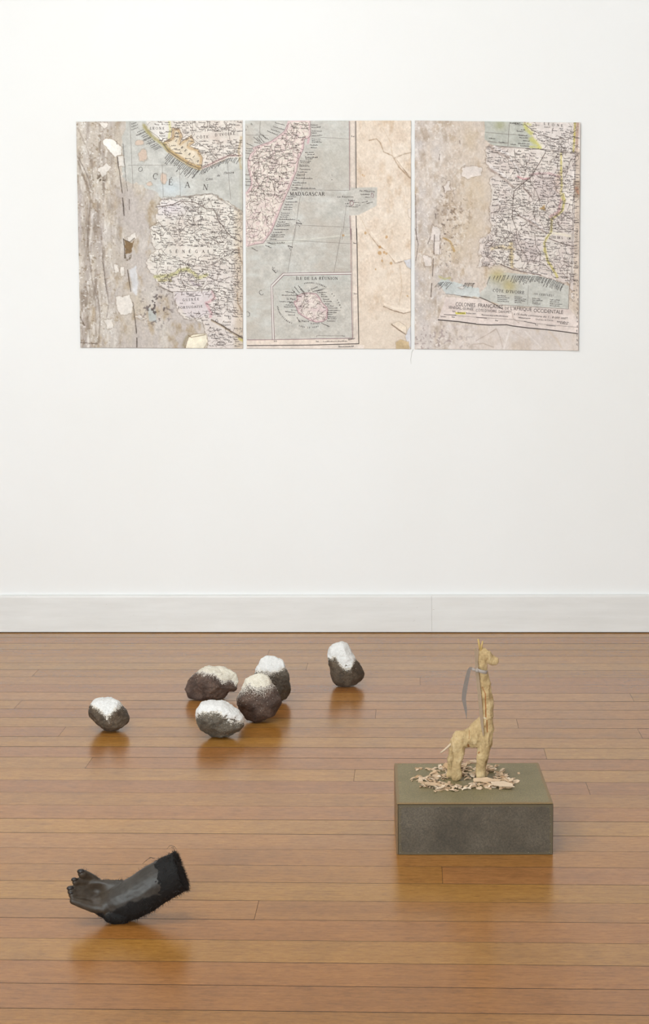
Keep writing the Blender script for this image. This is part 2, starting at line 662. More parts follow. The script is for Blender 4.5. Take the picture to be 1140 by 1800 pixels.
class Sheet:
    def __init__(self, name, corners, nx, ny):
        self.name = name
        self.c = [np.array(p, float) for p in corners]       # photograph pixels TL TR BR BL
        gap = .0045
        self.w = [np.array(wall_at(*p, D - gap)) for p in corners]
        self.org = sum(self.w) / 4
        self.nx, self.ny = nx, ny
        s, t = np.meshgrid(np.linspace(0, 1, nx), np.linspace(0, 1, ny))
        self.s, self.t = s, t
        c = self.c
        self.X = (c[0][0] * (1 - s) + c[1][0] * s) * (1 - t) + (c[3][0] * (1 - s) + c[2][0] * s) * t
        self.Y = (c[0][1] * (1 - s) + c[1][1] * s) * (1 - t) + (c[3][1] * (1 - s) + c[2][1] * s) * t
        self.col = np.zeros(s.shape + (3,))
        self.relief = np.zeros(s.shape)

    def fill(self, rgb):
        self.col[:] = rgb

    def blend(self, mask, rgb):
        m = np.clip(mask, 0, 1)[..., None]
        self.col = self.col * (1 - m) + np.array(rgb, float) * m

    def mul(self, mask, rgb):
        m = np.clip(mask, 0, 1)[..., None]
        self.col = self.col * (1 - m + m * np.array(rgb, float))

    def region(self, pts, rgb, rag=3.0, rs=9, soft=.8, alpha=1.0, seed=3):
        """a layer with a ragged torn edge; returns the signed distance"""
        d = sdf(self.X, self.Y, pts) + (fbm(self.X, self.Y, rs, seed=seed) - .5) * 2 * rag
        mot = 1 + (fbm(self.X, self.Y, 13, octv=4, seed=seed + 400) - .5) * .16 + (fbm(self.X, self.Y, 4, octv=3, seed=seed + 401) - .5) * .10
        m = (np.clip(.5 - d / soft, 0, 1) * alpha)[..., None]
        self.col = self.col * (1 - m) + np.clip(np.array(rgb, float) * mot[..., None], 0, 252) * m
        return d

    def edge(self, d, w, rgb, alpha=1.0, off=0.0):
        self.blend(np.clip(1 - np.abs(d - off) / w, 0, 1) * alpha * np.clip(.3 + 1.3 * fbm(self.X, self.Y, 6, octv=3, seed=611), 0, 1), rgb)

    def stroke(self, pts, w, rgb, alpha=1.0, wob=0.0, seed=5):
        d = seg_dist(self.X, self.Y, pts)
        if wob:
            d = d + (fbm(self.X, self.Y, 6, seed=seed) - .5) * 2 * wob
        br = np.clip(.35 + 1.3 * fbm(self.X, self.Y, 5, octv=3, seed=seed + 300), 0, 1)
        self.blend(np.clip(1.2 - d / w, 0, 1) * alpha * br, rgb)

    def crease(self, pts, w, h):
        d = seg_dist(self.X, self.Y, pts) + (fbm(self.X, self.Y, 12, seed=77) - .5) * 3
        self.relief += h * np.exp(-(d / w) ** 2)

    def st(self, P):
        P = np.array(P, float).reshape(-1, 2)
        s = np.full(len(P), .5)
        t = np.full(len(P), .5)
        c = self.c
        for _ in range(6):
            px = (c[0] * ((1 - s) * (1 - t))[:, None] + c[1] * (s * (1 - t))[:, None] + c[2] * (s * t)[:, None] + c[3] * ((1 - s) * t)[:, None])
            ds = (c[1] - c[0]) * (1 - t)[:, None] + (c[2] - c[3]) * t[:, None]
            dt = (c[3] - c[0]) * (1 - s)[:, None] + (c[2] - c[1]) * s[:, None]
            e = P - px
            det = ds[:, 0] * dt[:, 1] - ds[:, 1] * dt[:, 0]
            s = s + (e[:, 0] * dt[:, 1] - e[:, 1] * dt[:, 0]) / det
            t = t + (ds[:, 0] * e[:, 1] - ds[:, 1] * e[:, 0]) / det
        return s, t

    def place(self, s, t, lift):
        w = self.w
        s, t = s[..., None], t[..., None]
        p = (w[0] * (1 - s) + w[1] * s) * (1 - t) + (w[3] * (1 - s) + w[2] * s) * t - self.org
        p[..., 1] -= lift
        return p

    def sample(self, s, t):
        u = np.clip(s, 0, 1) * (self.nx - 1)
        v = np.clip(t, 0, 1) * (self.ny - 1)
        i, j = np.minimum(u.astype(int), self.nx - 2), np.minimum(v.astype(int), self.ny - 2)
        a, b = u - i, v - j
        r = self.relief
        return (r[j, i] * (1 - a) + r[j, i + 1] * a) * (1 - b) + (r[j + 1, i] * (1 - a) + r[j + 1, i + 1] * a) * b

    def build(self, label, inks, mat):
        root = tag(empty(self.name, tuple(self.org)), label, 'map print', 'map prints in a row on the wall')
        P = self.place(self.s, self.t, self.relief).reshape(-1, 3)
        nx, ny = self.nx, self.ny
        n = nx * ny
        idx = np.arange(n).reshape(ny, nx)
        q = np.stack([idx[:-1, :-1], idx[1:, :-1], idx[1:, 1:], idx[:-1, 1:]], -1).reshape(-1, 4)
        ring = np.concatenate([idx[0, :], idx[1:, -1], idx[-1, -2::-1], idx[-2:0:-1, 0]])
        back = P[ring].copy()
        back[:, 1] += .0007
        m = len(ring)
        k = np.arange(m)
        side = np.stack([ring[k], ring[(k + 1) % m], n + (k + 1) % m, n + k], -1)
        V = np.concatenate([P, back])
        Fq = np.concatenate([q, side])
        me = bpy.data.meshes.new('paper')
        me.vertices.add(len(V))
        me.vertices.foreach_set('co', V.astype(np.float32).ravel())
        me.loops.add(len(Fq) * 4)
        me.loops.foreach_set('vertex_index', Fq.astype(np.int32).ravel())
        me.polygons.add(len(Fq))
        me.polygons.foreach_set('loop_start', np.arange(0, len(Fq) * 4, 4, dtype=np.int32))
        me.polygons.foreach_set('use_smooth', np.ones(len(Fq), bool))
        self.col = self.col + ((fbm(self.X, self.Y, 1.6, octv=2, seed=901) - .5) * 16 + (fbm(self.X, self.Y, 9, octv=3, seed=902) - .5) * 16)[..., None] * np.array((1, 1.02, 1.06))
        at = me.color_attributes.new('print', 'FLOAT_COLOR', 'POINT')
        C = lin(np.clip(self.col * 1.0, 0, 255)).reshape(-1, 3)
        C = np.concatenate([C, np.tile(lin((225, 220, 214)), (m, 1))])
        C = np.concatenate([C, np.ones((len(C), 1))], 1)
        at.data.foreach_set('color', C.astype(np.float32).ravel())
        me.update()
        me.validate()
        link('paper', me, mat, root)
        for nm, ink, im in inks:
            if not ink.v:
                continue
            s, t = self.st(ink.v)
            ok = (s > .001) & (s < .999) & (t > .001) & (t < .999)
            pv = self.place(s, t, self.sample(s, t) + .0008)
            cuts = [0] + ink.ends + [len(ink.f)] if ink.split else [0, len(ink.f)]
            for c0, c1 in zip(cuts[:-1], cuts[1:]):
                fs = [f for f in ink.f[c0:c1] if all(ok[i] for i in f)]
                if not fs:
                    continue
                used = sorted({i for f in fs for i in f})
                mp = {a: b for b, a in enumerate(used)}
                mi = bpy.data.meshes.new(nm)
                mi.from_pydata([tuple(pv[i]) for i in used], [], [tuple(mp[i] for i in f) for f in fs])
                ob = link(nm, mi, im, root)
                if not ink.split:
                    ob['kind'] = 'stuff'
        return root


def mat_print():
    k = NT('printed_map_paper')
    a = k.n('ShaderNodeVertexColor', layer_name='print')
    c = k.obj()
    g = k.ramp(k.noise(c, 900, 2), [(0.3, (.95, .95, .95, 1)), (0.7, (1.03, 1.03, 1.03, 1))])
    k.base(k.mix(1.0, a.outputs[0], g, 'MULTIPLY'))
    k.rough(0.62)
    k.p.inputs['Specular IOR Level'].default_value = 0.3
    return k.m


M_PRINT = mat_print()


def mat_ink(name, r, g, b):
    return mat_plain(name, rgba(r, g, b), .8)


I_DARK = mat_ink('dark_map_ink', 80, 70, 67)
I_MID = mat_ink('brown_map_ink', 122, 107, 100)
I_PINK = mat_ink('violet_border_ink', 142, 104, 112)
I_PALE = mat_ink('white_map_line', 228, 222, 216)
NX, NY = 360, 490


def paper_base(sh, cols, seed, streak=True):
    X, Y = sh.X, sh.Y
    sh.fill(cols[0])
    sh.blend((fbm(X, Y, 46, 90 if streak else 46, 4, seed) - .42) * 4, cols[1])
    sh.blend((fbm(X, Y, 22, 60 if streak else 30, 4, seed + 3) - .5) * 4, cols[2])
    sh.blend((fbm(X, Y, 14, 24, 4, seed + 5) - .56) * 5, cols[3])
    g = (fbm(X, Y, 2.2, 3.2, 3, seed + 9) - .5) * 30
    sh.col += g[..., None]


def speckle(sh, dens, rgb, scale, seed, mask=None, alpha=.8):
    m = np.clip((fbm(sh.X, sh.Y, scale, scale, 2, seed) - dens) * 14, 0, 1) * alpha
    if mask is not None:
        m = m * mask
    sh.blend(m, rgb)


def in_poly(x, y, pts):
    r = False
    x0, y0 = pts[-1]
    for x1, y1 in pts:
        if (y0 > y) != (y1 > y) and x < (x1 - x0) * (y - y0) / (y1 - y0) + x0:
            r = not r
        x0, y0 = x1, y1
    return r


def tester(sh_poly, excl=()):
    def f(x, y):
        return in_poly(x, y, sh_poly) and not any(in_poly(x, y, e) for e in excl)
    return f


# ---- print 1: peeling map, Senegal / Ocean
def print_senegal():
    sh = Sheet('map_print', [(134, 214), (426, 211.3), (426.7, 612.6), (141.5, 611)], NX, NY)
    X, Y = sh.X, sh.Y
    R = random.Random(21)
    A, B = crop(120, 200, 3.5625), crop(120, 400, 3.5625)
    E1, E2, E3 = crop(225, 205, 5.56), crop(255, 335, 6.514), crop(255, 470, 6.514)
    paper_base(sh, [(199, 187, 172), (190, 180, 174), (206, 198, 190), (176, 158, 136)], 11)
    left = np.clip((235 - X) / 60, 0, 1)
    sh.blend(left * (fbm(X, Y, 9, 70, 4, 31) - .4) * 2.2, (168, 156, 150))
    sh.blend(left * (fbm(X, Y, 5, 22, 4, 44) - .52) * 3, (226, 220, 214))
    sh.blend(left * (fbm(X, Y, 7, 40, 4, 45) - .52) * 3.4, (150, 136, 124))
    speckle(sh, .70, (128, 108, 86), 3.5, 41, left * .7)
    speckle(sh, .72, (236, 232, 228), 3.5, 43, left * .8)
    for pts, w, rgb, a in [
        (A([(60, 290), (100, 400), (130, 470), (140, 540), (130, 640), (125, 760)]), 1.6, (120, 104, 92), .6),
        (A([(50, 250), (95, 330), (130, 410), (140, 460)]), 1.2, (110, 96, 86), .6),
        (A([(60, 90), (110, 200), (160, 330)]), 1.5, (150, 134, 120), .6),
        (B([(120, 0), (125, 150), (150, 330), (190, 470), (200, 560), (190, 740)]), 1.5, (128, 114, 104), .6),
        (B([(205, 0), (215, 180), (235, 330), (255, 470), (240, 560)]), 1.3, (134, 120, 112), .6),
        (B([(75, 555), (100, 610)]), 1.0, (100, 84, 72), .7), (B([(78, 720), (185, 728)]), 1.2, (110, 94, 82), .8),
        (A([(70, 480), (75, 784)]), 3.5, (172, 160, 160), .5),
    ]:
        sh.stroke(pts, w, rgb, a, 1.4)
    # sea
    sea = [(226, 205), (216, 245), (215, 300), (223, 318), (240, 322), (256, 328), (268, 334), (279, 338), (285, 347), (372, 339.5), (430, 374),
           (430, 270), (395, 280), (353, 297), (330, 287), (286, 257), (258, 222), (255, 205)]
    d = sh.region(sea, (195, 193, 187), 5.5, 8, .9)
    sh.blend(np.clip(-d / 12, 0, 1) * (fbm(X, Y, 30, seed=51) - .5) * 2, (188, 186, 178))
    sh.blend(np.exp(-((X - 300) / 26) ** 2 - ((Y - 330) / 16) ** 2) * .7, (206, 216, 222))
    sh.blend(np.clip((X - 418) / 9, 0, 1) * .45, (168, 160, 138))
    for ex, ey, rx, ry in ((252, 273, 7.5, 10), (288, 312, 5.5, 9), (263, 322, 5, 4), (246, 250, 8, 5)):
        e = (np.hypot((X - ex) / rx, (Y - ey) / ry) - 1) * 5 + (fbm(X, Y, 5, seed=61) - .5) * 5
        sh.blend(np.clip(.5 - e, 0, 1), (207, 186, 170))
        sh.edge(e, 1.0, (150, 138, 124), .5, .3)
    # upper right land
    land = [(256, 205), (430, 205), (430, 274), (395, 279), (353, 296), (330, 287), (286, 257), (259, 223)]
    sh.region(land, (221, 212, 203), .8, 6, 1)
    sh.blend(np.where(sdf(X, Y, land) < 0, (fbm(X, Y, 20, seed=71) - .45) * 3, 0), (214, 200, 190))
    leone = E1([(180, 50), (420, 50), (400, 200), (340, 255), (200, 130)])
    sh.region(leone, (222, 216, 210), .8, 6, 1.5)
    lib = E1([(340, 255), (430, 200), (430, 110), (500, 115), (535, 190), (510, 250), (620, 180), (650, 250), (600, 285), (690, 320), (730, 400), (720, 490), (690, 500), (560, 440), (400, 340)])
    dl = sh.region(lib, (221, 207, 186), .7, 6, 1.2)
    sh.edge(dl, 4.2, (188, 152, 108), .75, -2.4)
    sh.stroke(E1([(160, 90), (230, 190), (340, 260), (400, 330)]), 4.2, (160, 146, 92), .85, 2)
    sh.stroke(E1([(400, 330), (500, 400), (600, 465), (700, 500)]), 4.0, (176, 148, 96), .85, 1.4)
    sh.stroke(E1([(405, 50), (415, 130), (400, 205)]), 2.6, (214, 208, 140), .8, .8)
    sh.stroke(E1([(735, 495), (860, 430), (990, 375), (1100, 375)]), 2.2, (196, 152, 150), .7, 1)
    sh.stroke(E1([(1105, 200), (1080, 330), (1100, 500)]), 2.5, (190, 166, 120), .6, 1)
    # lower land
    low = [(285, 347), (372, 340), (430, 374), (430, 620), (366, 620), (364, 596), (362, 576), (350, 563), (330, 560), (318, 552), (309, 535), (305, 513), (292, 509),
           (281, 500), (270, 482), (262, 470), (258, 461), (264, 448), (274, 440), (272, 432), (266, 424), (268, 414), (265, 400), (279, 390), (276, 380), (278, 362)]
    d = sh.region(low, (224, 217, 208), 4.6, 6, .9)
    sh.edge(d, 1.3, (120, 104, 90), .55, 1.0)
    inl = np.clip(.5 - d, 0, 1)
    sh.blend(inl * (fbm(X, Y, 26, seed=81) - .46) * 3, (215, 204, 195))
    sh.blend(inl * np.clip((Y - 455) / 60, 0, .6) * (fbm(X, Y, 34, seed=83) + .2), (211, 198, 196))
    sh.blend(inl * np.clip((X - 408) / 18, 0, .55), (196, 176, 152))
    sh.blend(inl * np.exp(-((X - 300) / 30) ** 2 - ((Y - 365) / 14) ** 2) * .7, (218, 208, 214))
    sh.stroke(E3([(120, 95), (280, 90), (360, 60), (400, 20), (480, 10), (560, 60), (600, 110), (700, 80)]), 4.2, (196, 190, 128), .75, 2)
    sh.stroke(E3([(160, 140), (290, 140)]), 3.4, (184, 172, 112), .7, 2)
    gp = E3([(340, 260), (770, 250), (790, 340), (700, 400), (760, 520), (640, 580), (480, 580), (400, 460), (320, 360)])
    sh.blend(np.clip(-sdf(X, Y, gp) / 6, 0, .55), (209, 198, 203))
    sh.stroke(E3([(770, 270), (795, 345), (700, 405), (760, 520), (750, 560)]), 3, (202, 150, 158), .6, 1.5)
    sh.stroke(E3([(530, 150), (560, 190), (620, 190)]), 3, (178, 160, 170), .6, 1.5)
    sh.stroke(E2([(1070, 640), (1075, 720), (1110, 830)]), 1.8, (150, 122, 98), .6, .8)
    sh.stroke(E3([(1055, 290), (1060, 400), (1110, 500)]), 1.5, (140, 112, 86), .6, .8)
    sh.stroke(E3([(1080, 815), (1110, 835)]), 3.2, (192, 180, 96), .8)
    # dark seam and turned up flaps, with shade painted into the print colour
    sh.stroke(E3([(760, 595), (880, 660), (990, 735), (1112, 805)]), 1.5, (84, 68, 56), .95, .5)
    sh.stroke(E3([(760, 608), (880, 673), (990, 750), (1112, 820)]), 1.2, (170, 148, 118), .6, .5)
    flap = E3([(500, 800), (560, 765), (700, 762), (715, 850), (670, 925), (462, 925)])
    sh.blend(np.clip(1 - np.abs(seg_dist(X, Y, E3([(470, 915), (440, 890), (470, 820), (500, 780)]))) / 5, 0, 1) * .7, (140, 124, 92))
    d = sh.region(flap, (234, 225, 205), .8, 6, .8)
    sh.edge(d, .9, (118, 92, 60), .6, .7)
    sh.stroke(E3([(495, 775), (530, 800), (690, 768)]), .9, (120, 96, 70), .8)
    wf = A([(215, 165), (240, 152), (275, 160), (330, 205), (336, 255), (290, 266), (258, 226), (225, 190)])
    d = sh.region(wf, (238, 233, 226), 2.6, 7, .9)
    sh.edge(d, 1.0, (150, 134, 118), .7, 1.0)
    for pts in (A([(195, 55), (250, 60), (225, 95)]), A([(185, 340), (240, 310), (265, 330), (215, 395)]), A([(310, 265), (345, 260), (350, 330), (315, 325)]),
                B([(285, 225), (310, 230), (318, 270), (290, 275)]), B([(325, 240), (348, 250), (352, 295), (330, 300)]), B([(300, 430), (380, 420), (405, 480), (395, 535), (330, 540), (300, 490)]),
                B([(230, 580), (275, 570), (280, 625), (245, 635)]), B([(370, 60), (420, 20), (420, 60), (385, 85)]), B([(425, 555), (450, 548), (490, 568), (460, 580)]),
                A([(515, 710), (575, 688), (580, 712), (530, 722)]), B([(520, 180), (570, 170), (560, 200), (520, 195)])):
        d = sh.region(pts, (228, 221, 214), 3.4, 6, 1.6, .85)
        sh.edge(d, 1.0, (140, 122, 106), .6, 1.0)
    sh.region(B([(385, 260), (425, 230), (440, 330), (430, 420), (400, 400)]), (212, 212, 216), 2.4, 6, 3, .8)
    sh.region(B([(495, 500), (545, 510), (555, 590), (510, 580)]), (184, 190, 190), 2.4, 6, 3, .8)
    # tears and holes
    for pts, w in ((A([(308, 268), (315, 330), (322, 360)]), .9), (A([(322, 365), (330, 430), (339, 490)]), .95), (A([(340, 522), (346, 575), (350, 630)]), 1.1), (A([(343, 185), (350, 270), (360, 400), (372, 480)]), .45),
                   (A([(382, 530), (383, 595)]), .6), (A([(302, 170), (306, 190)]), .7), (B([(345, 65), (352, 110), (355, 185)]), 1.0), (B([(372, 260), (380, 320), (392, 395)]), .9),
                   (B([(405, 465), (412, 520), (415, 560)]), .8), (B([(418, 565), (424, 620), (428, 660)]), .9), (B([(430, 690), (430, 750)]), .9), (B([(585, 370), (655, 402)]), .8), (B([(215, 210), (240, 400)]), .5)):
        sh.stroke(pts, w, (60, 46, 38), .95, .25)
    hole = B([(350, 70), (400, 90), (412, 75), (395, 150), (360, 160)])
    sh.region(hole, (124, 98, 66), 1.4, 4, 1.5)
    sh.stroke(B([(345, 68), (385, 85), (415, 60)]), .8, (64, 48, 34))
    speckle(sh, .62, (92, 80, 78), 4, 91, np.clip(1 - np.hypot((X - 275) / 38, (Y - 540) / 45), 0, 1) * 1.6)
    speckle(sh, .60, (96, 80, 66), 4, 92, np.clip(1 - np.hypot((X - 178) / 14, (Y - 312) / 14), 0, 1) * 1.5)
    speckle(sh, .6, (100, 84, 66), 4, 93, np.clip(1 - np.hypot((X - 226) / 14, (Y - 448) / 16), 0, 1) * 1.5)
    sh.relief += (fbm(X, Y, 90, seed=12) - .5) * .004 + left * (fbm(X, Y, 12, 60, 3, 14) - .5) * .002
    sh.relief += .004 * np.clip((.06 - sh.s) / .06, 0, 1) ** 2
    # ink
    names, lines, letters, rules = Ink(), Ink(), Ink(True), Ink()
    rc = lambda x0, y0, x1, y1: [(x0, y0), (x1, y0), (x1, y1), (x0, y1)]
    tl = tester(land, [rc(260, 220, 296, 231), rc(343, 232, 425, 246)] + [rc(306 + i * 6, 242 + i * 5, 316 + i * 6, 254 + i * 5) for i in range(8)])
    tw = tester(low, [flap, rc(295, 433, 372, 446), rc(316, 521, 365, 532), rc(308, 534, 366, 545), rc(374, 556, 420, 576)])
    rivers_in(lines, R, 256, 426, 212, 296, tl, 190, (4, 14), 2.4, .5)
    names_in(names, R, 262, 426, 215, 296, tl, .8, 3.5, .0)
    rivers_in(lines, R, 262, 426, 345, 612, tw, 480, (4, 16), 2.5, .5)
    names_in(names, R, 262, 426, 350, 612, tw, .72, 3.8, .06)
    for pts, w in ((E2([(120, 180), (200, 170), (320, 150), (400, 110), (560, 120), (640, 160), (700, 200), (780, 195), (815, 260), (840, 340), (890, 390), (930, 460), (1000, 530), (1100, 580)]), 1.3),
                   (E2([(100, 660), (190, 665), (250, 740), (350, 775), (480, 830), (560, 850), (680, 858), (790, 830), (900, 750), (1060, 655)]), .7),
                   (E2([(440, 185), (490, 250), (495, 310), (540, 350), (570, 400), (570, 540), (620, 580)]), .5), (E2([(340, 400), (400, 470), (470, 530)]), .5),
                   (E2([(640, 210), (635, 380), (560, 420)]), .45), (E3([(250, 270), (420, 270), (560, 265), (700, 245), (900, 230), (1070, 275)]), .6),
                   (E3([(700, 80), (780, 130), (850, 160), (900, 120), (1110, 75)]), .6), (E3([(870, 240), (920, 290), (945, 400), (940, 500)]), .5),
                   (E3([(700, 400), (760, 450), (870, 500)]), .6), (E1([(590, 60), (640, 140), (620, 200), (680, 250), (790, 320), (830, 380), (870, 410)]), .55),
                   (E1([(935, 50), (980, 130), (1000, 250), (1050, 320), (1100, 340)]), .6), (E1([(200, 130), (290, 190), (340, 255)]), .6)):
        lines.line(pts, w)
    for pts in (lib + lib[:1], E1([(340, 260), (400, 330), (500, 400), (600, 465), (700, 500), (735, 495), (860, 430), (990, 375), (1105, 372)])):
        lines.line(pts, .7)
    lines.line(E2([(180, 90), (480, 55), (765, 22), (1108, 245)]), .5)
    lines.line(E2([(185, 98), (480, 63), (762, 32), (1108, 258)]), .5)
    for pts in (E1([(0, 470), (340, 468), (500, 468)]), E1([(20, 50), (40, 470), (50, 690)]), E1([(500, 468), (515, 770)]), E1([(335, 468), (345, 780)]), E1([(970, 440), (985, 600), (1003, 800)])):
        lines.line(pts, .4)
    comb(names, R, E1([(400, 340), (500, 410), (620, 480), (715, 505)]), 2.25, 22, (11, 22))
    comb(names, R, E1([(730, 500), (860, 440), (990, 385), (1100, 385)]), 2.1, 20, (7, 15))
    comb(names, R, E1([(150, 110), (250, 210), (340, 290)]), 2.7, 14, (9, 18))
    for y in (219, 224, 229):
        names.squiggle_word(R, 232, y, 9, -.4, 1.3)
    letters.serif('LEONE', *E1([(215, 125)])[0], 4.2, .45)
    letters.serif("CÔTE", *E1([(670, 212)])[0], 4.4, .45, -.05)
    letters.serif("D'IVOIRE", *E1([(850, 190)])[0], 4.4, .35, -.08)
    for ch, x, y, a in (('L', 462, 235, .8), ('I', 500, 265, .8), ('B', 515, 300, .8), ('E', 550, 330, .8), ('R', 588, 365, .75), ('I', 632, 392, .75), ('A', 668, 430, .75)):
        letters.serif(ch, *E1([(x, y)])[0], 4.0, 0, a)
    for ch, x, y, h, a in (('O', 95, 520, 8, .45), ('C', 240, 600, 10, .15), ('É', 395, 660, 10, .05), ('A', 555, 685, 10, .02), ('N', 730, 705, 9.5, .12)):
        letters.serif(ch, *E1([(x, y)])[0], h, 0, a, 1.0, .7)
    letters.sans('Côte', *E1([(758, 620)])[0], 4.2, ang=-.12, slant=.25)
    letters.sans('de', *E1([(868, 580)])[0], 4, ang=-.12, slant=.25)
    letters.sans("l'Ivoire", *E1([(935, 558)])[0], 4.2, ang=-.1, slant=.25, width=18)
    for ch, x in zip('SÉNÉGAL', (280, 350, 425, 500, 572, 650, 715)):
        letters.serif(ch, *E2([(x, 702)])[0], 5.0, 0, .02)
    letters.serif('GUINÉE', *E3([(430, 380)])[0], 4.2, .42, -.06)
    letters.serif('PORTUGAISE', *E3([(380, 470)])[0], 4.0, .28, -.07)
    letters.serif('TRINARZA', *E2([(455, 80)])[0], 2.6, .25, -.03)
    letters.serif('GABOU', *E3([(790, 540)])[0], 2.5, .3, -.12)
    letters.serif('MATAM', *E2([(760, 465)])[0], 2.4, .7, .25)
    letters.serif('G', *E3([(810, 625)])[0], 5, .0, -.25)
    letters.serif('U', *E3([(955, 590)])[0], 5, .0, -.15)
    letters.sans('Fouta', *E3([(885, 632)])[0], 3.6, 1.25, -.02, .25)
    letters.sans('Djalon', *E3([(870, 668)])[0], 3.4, 1.25, -.06, .25)
    letters.serif('KOUTA', *E3([(705, 790)])[0], 2.4, .4)
    letters.serif('TIMBO', *E3([(790, 895)])[0], 2.4, .5, -.03)
    letters.serif('M', *E2([(712, 100)])[0], 4, 0, .3)
    letters.serif('A', *E2([(785, 135)])[0], 4, 0, .3)
    sh.build('peeling map print lettered OCÉAN and SÉNÉGAL, torn bare along one side',
             [('place_names', names, I_DARK), ('map_lines', lines, I_MID), ('inscription', letters, I_DARK), ('ruled_lines', rules, I_DARK)], M_PRINT)


# ---- print 2: Madagascar, inset of Réunion
def print_madagascar():
    sh = Sheet('map_print', [(430.5, 212), (722, 212), (721.4, 613.5), (433, 612.5)], NX, NY)
    X, Y = sh.X, sh.Y
    R = random.Random(22)
    K, I_ = crop(430, 205, 7.66), crop(475, 470, 6.91)
    A, B = crop(420, 200, 3.5625), crop(420, 400, 3.5625)
    paper_base(sh, [(224, 207, 190), (228, 213, 198), (219, 200, 182), (211, 188, 165)], 31, False)
    sh.blend((fbm(X, Y, 55, seed=141) - .5) * 3.2, (233, 218, 203))
    sh.blend(np.clip((Y - 520) / 90, 0, .8), (220, 205, 190))
    sea = [(420, 200), (614, 200), (617, 597), (420, 600)]
    sh.region(sea, (195, 191, 184), .0, 6, .6)
    ins = np.where(sdf(X, Y, sea) < 0, 1.0, 0)
    sh.blend(ins * (fbm(X, Y, 60, seed=151) - .45) * 3, (190, 182, 172))
    sh.blend(ins * (fbm(X, Y, 40, 16, seed=153) - .55) * 3, (205, 205, 200))
    sh.blend(ins * np.exp(-((Y - 270) / 40) ** 2) * np.clip((X - 520) / 60, 0, 1) * .5, (192, 188, 178))
    # frame strip
    fr = [(614.3, 205), (626, 205), (628.6, 606), (617, 598)]
    sh.region(fr, (222, 208, 196), .0, 6, .6)
    sh.region([(425, 597.5), (628, 595), (629, 606), (425, 609)], (224, 209, 197), 0, 6, .6)
    sh.region([(425, 608.5), (640, 606.5), (640, 620), (425, 620)], (226, 213, 203), 0, 6, .6)
    # pasted patch with two islands
    pt = A([(690, 458), (865, 455), (862, 570), (750, 628), (688, 632)])
    d = sh.region(pt, (196, 191, 183), .2, 6, .8)
    sh.blend(np.clip(1 - np.abs(seg_dist(X, Y, A([(520, 660), (600, 590), (690, 500)]))) / 7, 0, 1) * .35, (168, 166, 158))
    # Madagascar
    mad = K([(590, 40), (880, 40), (890, 250), (855, 285), (800, 300), (795, 420), (730, 560), (700, 720), (600, 960), (520, 1140), (440, 1340), (360, 1540), (250, 1690), (130, 1710), (15, 1745), (0, 1740),
             (-20, 1010), (30, 1000), (75, 930), (85, 850), (45, 700), (38, 590), (70, 500), (130, 450), (100, 415), (200, 380), (350, 330), (450, 260), (540, 190), (570, 110)])
    dm = sh.region(mad, (224, 213, 202), .5, 4, .9)
    inm = np.clip(.5 - dm, 0, 1)
    sh.blend(inm * (fbm(X, Y, 18, seed=161) - .4) * 2.6, (220, 204, 197))
    sh.edge(dm, 3.4, (204, 166, 172), .7, -1.6)
    speckle(sh, .6, (206, 178, 178), 3, 163, inm * .6)
    sh.stroke(K([(865, 290), (850, 350)]), 2.6, (208, 164, 172), .8)
    # inset
    inset = I_([(985, 72), (165, 82), (25, 225), (45, 870), (1000, 860)])
    di = sh.region(inset, (196, 191, 183), 0, 6, .6)
    sh.blend(np.clip(.5 - di, 0, 1) * (fbm(X, Y, 40, seed=171) - .45) * 2.4, (193, 193, 187))
    reu = I_([(320, 335), (345, 330), (400, 300), (480, 298), (560, 310), (600, 360), (630, 420), (690, 480), (700, 520), (692, 620), (640, 655), (560, 665), (480, 640), (400, 590), (340, 550), (315, 480), (285, 430), (290, 402), (325, 395)])
    dr = sh.region(reu, (221, 209, 201), .4, 4, .9)
    sh.blend(np.clip(.5 - dr, 0, 1) * (fbm(X, Y, 8, seed=173) - .42) * 3, (214, 194, 192))
    sh.edge(dr, 2.4, (200, 158, 166), .75, -1.0)
    # fold and crease shading, dark and bright lines painted on the browned paper
    sh.stroke([(433, 432), (520, 421), (615, 411)], 1.6, (214, 212, 200), .6, .8)
    sh.stroke([(433, 435), (520, 424), (615, 414)], 1.4, (178, 178, 168), .45, .8)
    sh.stroke([(433, 507.5), (617, 506)], .9, (180, 178, 170), .6, .2)
    sh.stroke(A([(440, 375), (540, 410), (640, 475)]), .8, (180, 172, 158), .5, .3)
    for pts, w, rgb, a in ((A([(815, 165), (860, 155), (885, 180), (905, 235), (960, 260), (1000, 330), (1070, 400)]), 1.1, (150, 120, 92), .7), (A([(970, 275), (1030, 250), (1075, 240)]), 1.0, (150, 122, 96), .6),
                           (A([(990, 290), (1035, 350), (1072, 398)]), .7, (110, 82, 60), .7), (B([(815, 35), (870, 110), (920, 135), (975, 215)]), 1.0, (150, 122, 96), .75), (B([(975, 218), (1030, 205), (1072, 250)]), .8, (104, 78, 58), .85),
                           (B([(905, 490), (960, 515), (1030, 535), (1072, 525)]), .9, (120, 94, 72), .85), (B([(955, 605), (1000, 640), (1048, 672)]), .9, (110, 86, 66), .85), (B([(1005, 230), (1020, 370), (1000, 480)]), .8, (190, 164, 136), .6),
                           (B([(895, 180), (905, 250)]), .6, (160, 130, 100), .6), (A([(900, 90), (950, 180), (960, 260)]), 1.0, (206, 182, 156), .6), (A([(760, 640), (830, 784)]), 1.2, (206, 184, 160), .6)):
        sh.stroke(pts, w, rgb, a, .7)
    for pts in (A([(960, 250), (1000, 320), (1072, 390)]), B([(820, 30), (875, 105), (980, 220)]), B([(905, 485), (960, 508), (1072, 520)])):
        sh.stroke([(x + 2.2, y - 2.4) for x, y in pts], 1.8, (240, 226, 210), .7, .8)
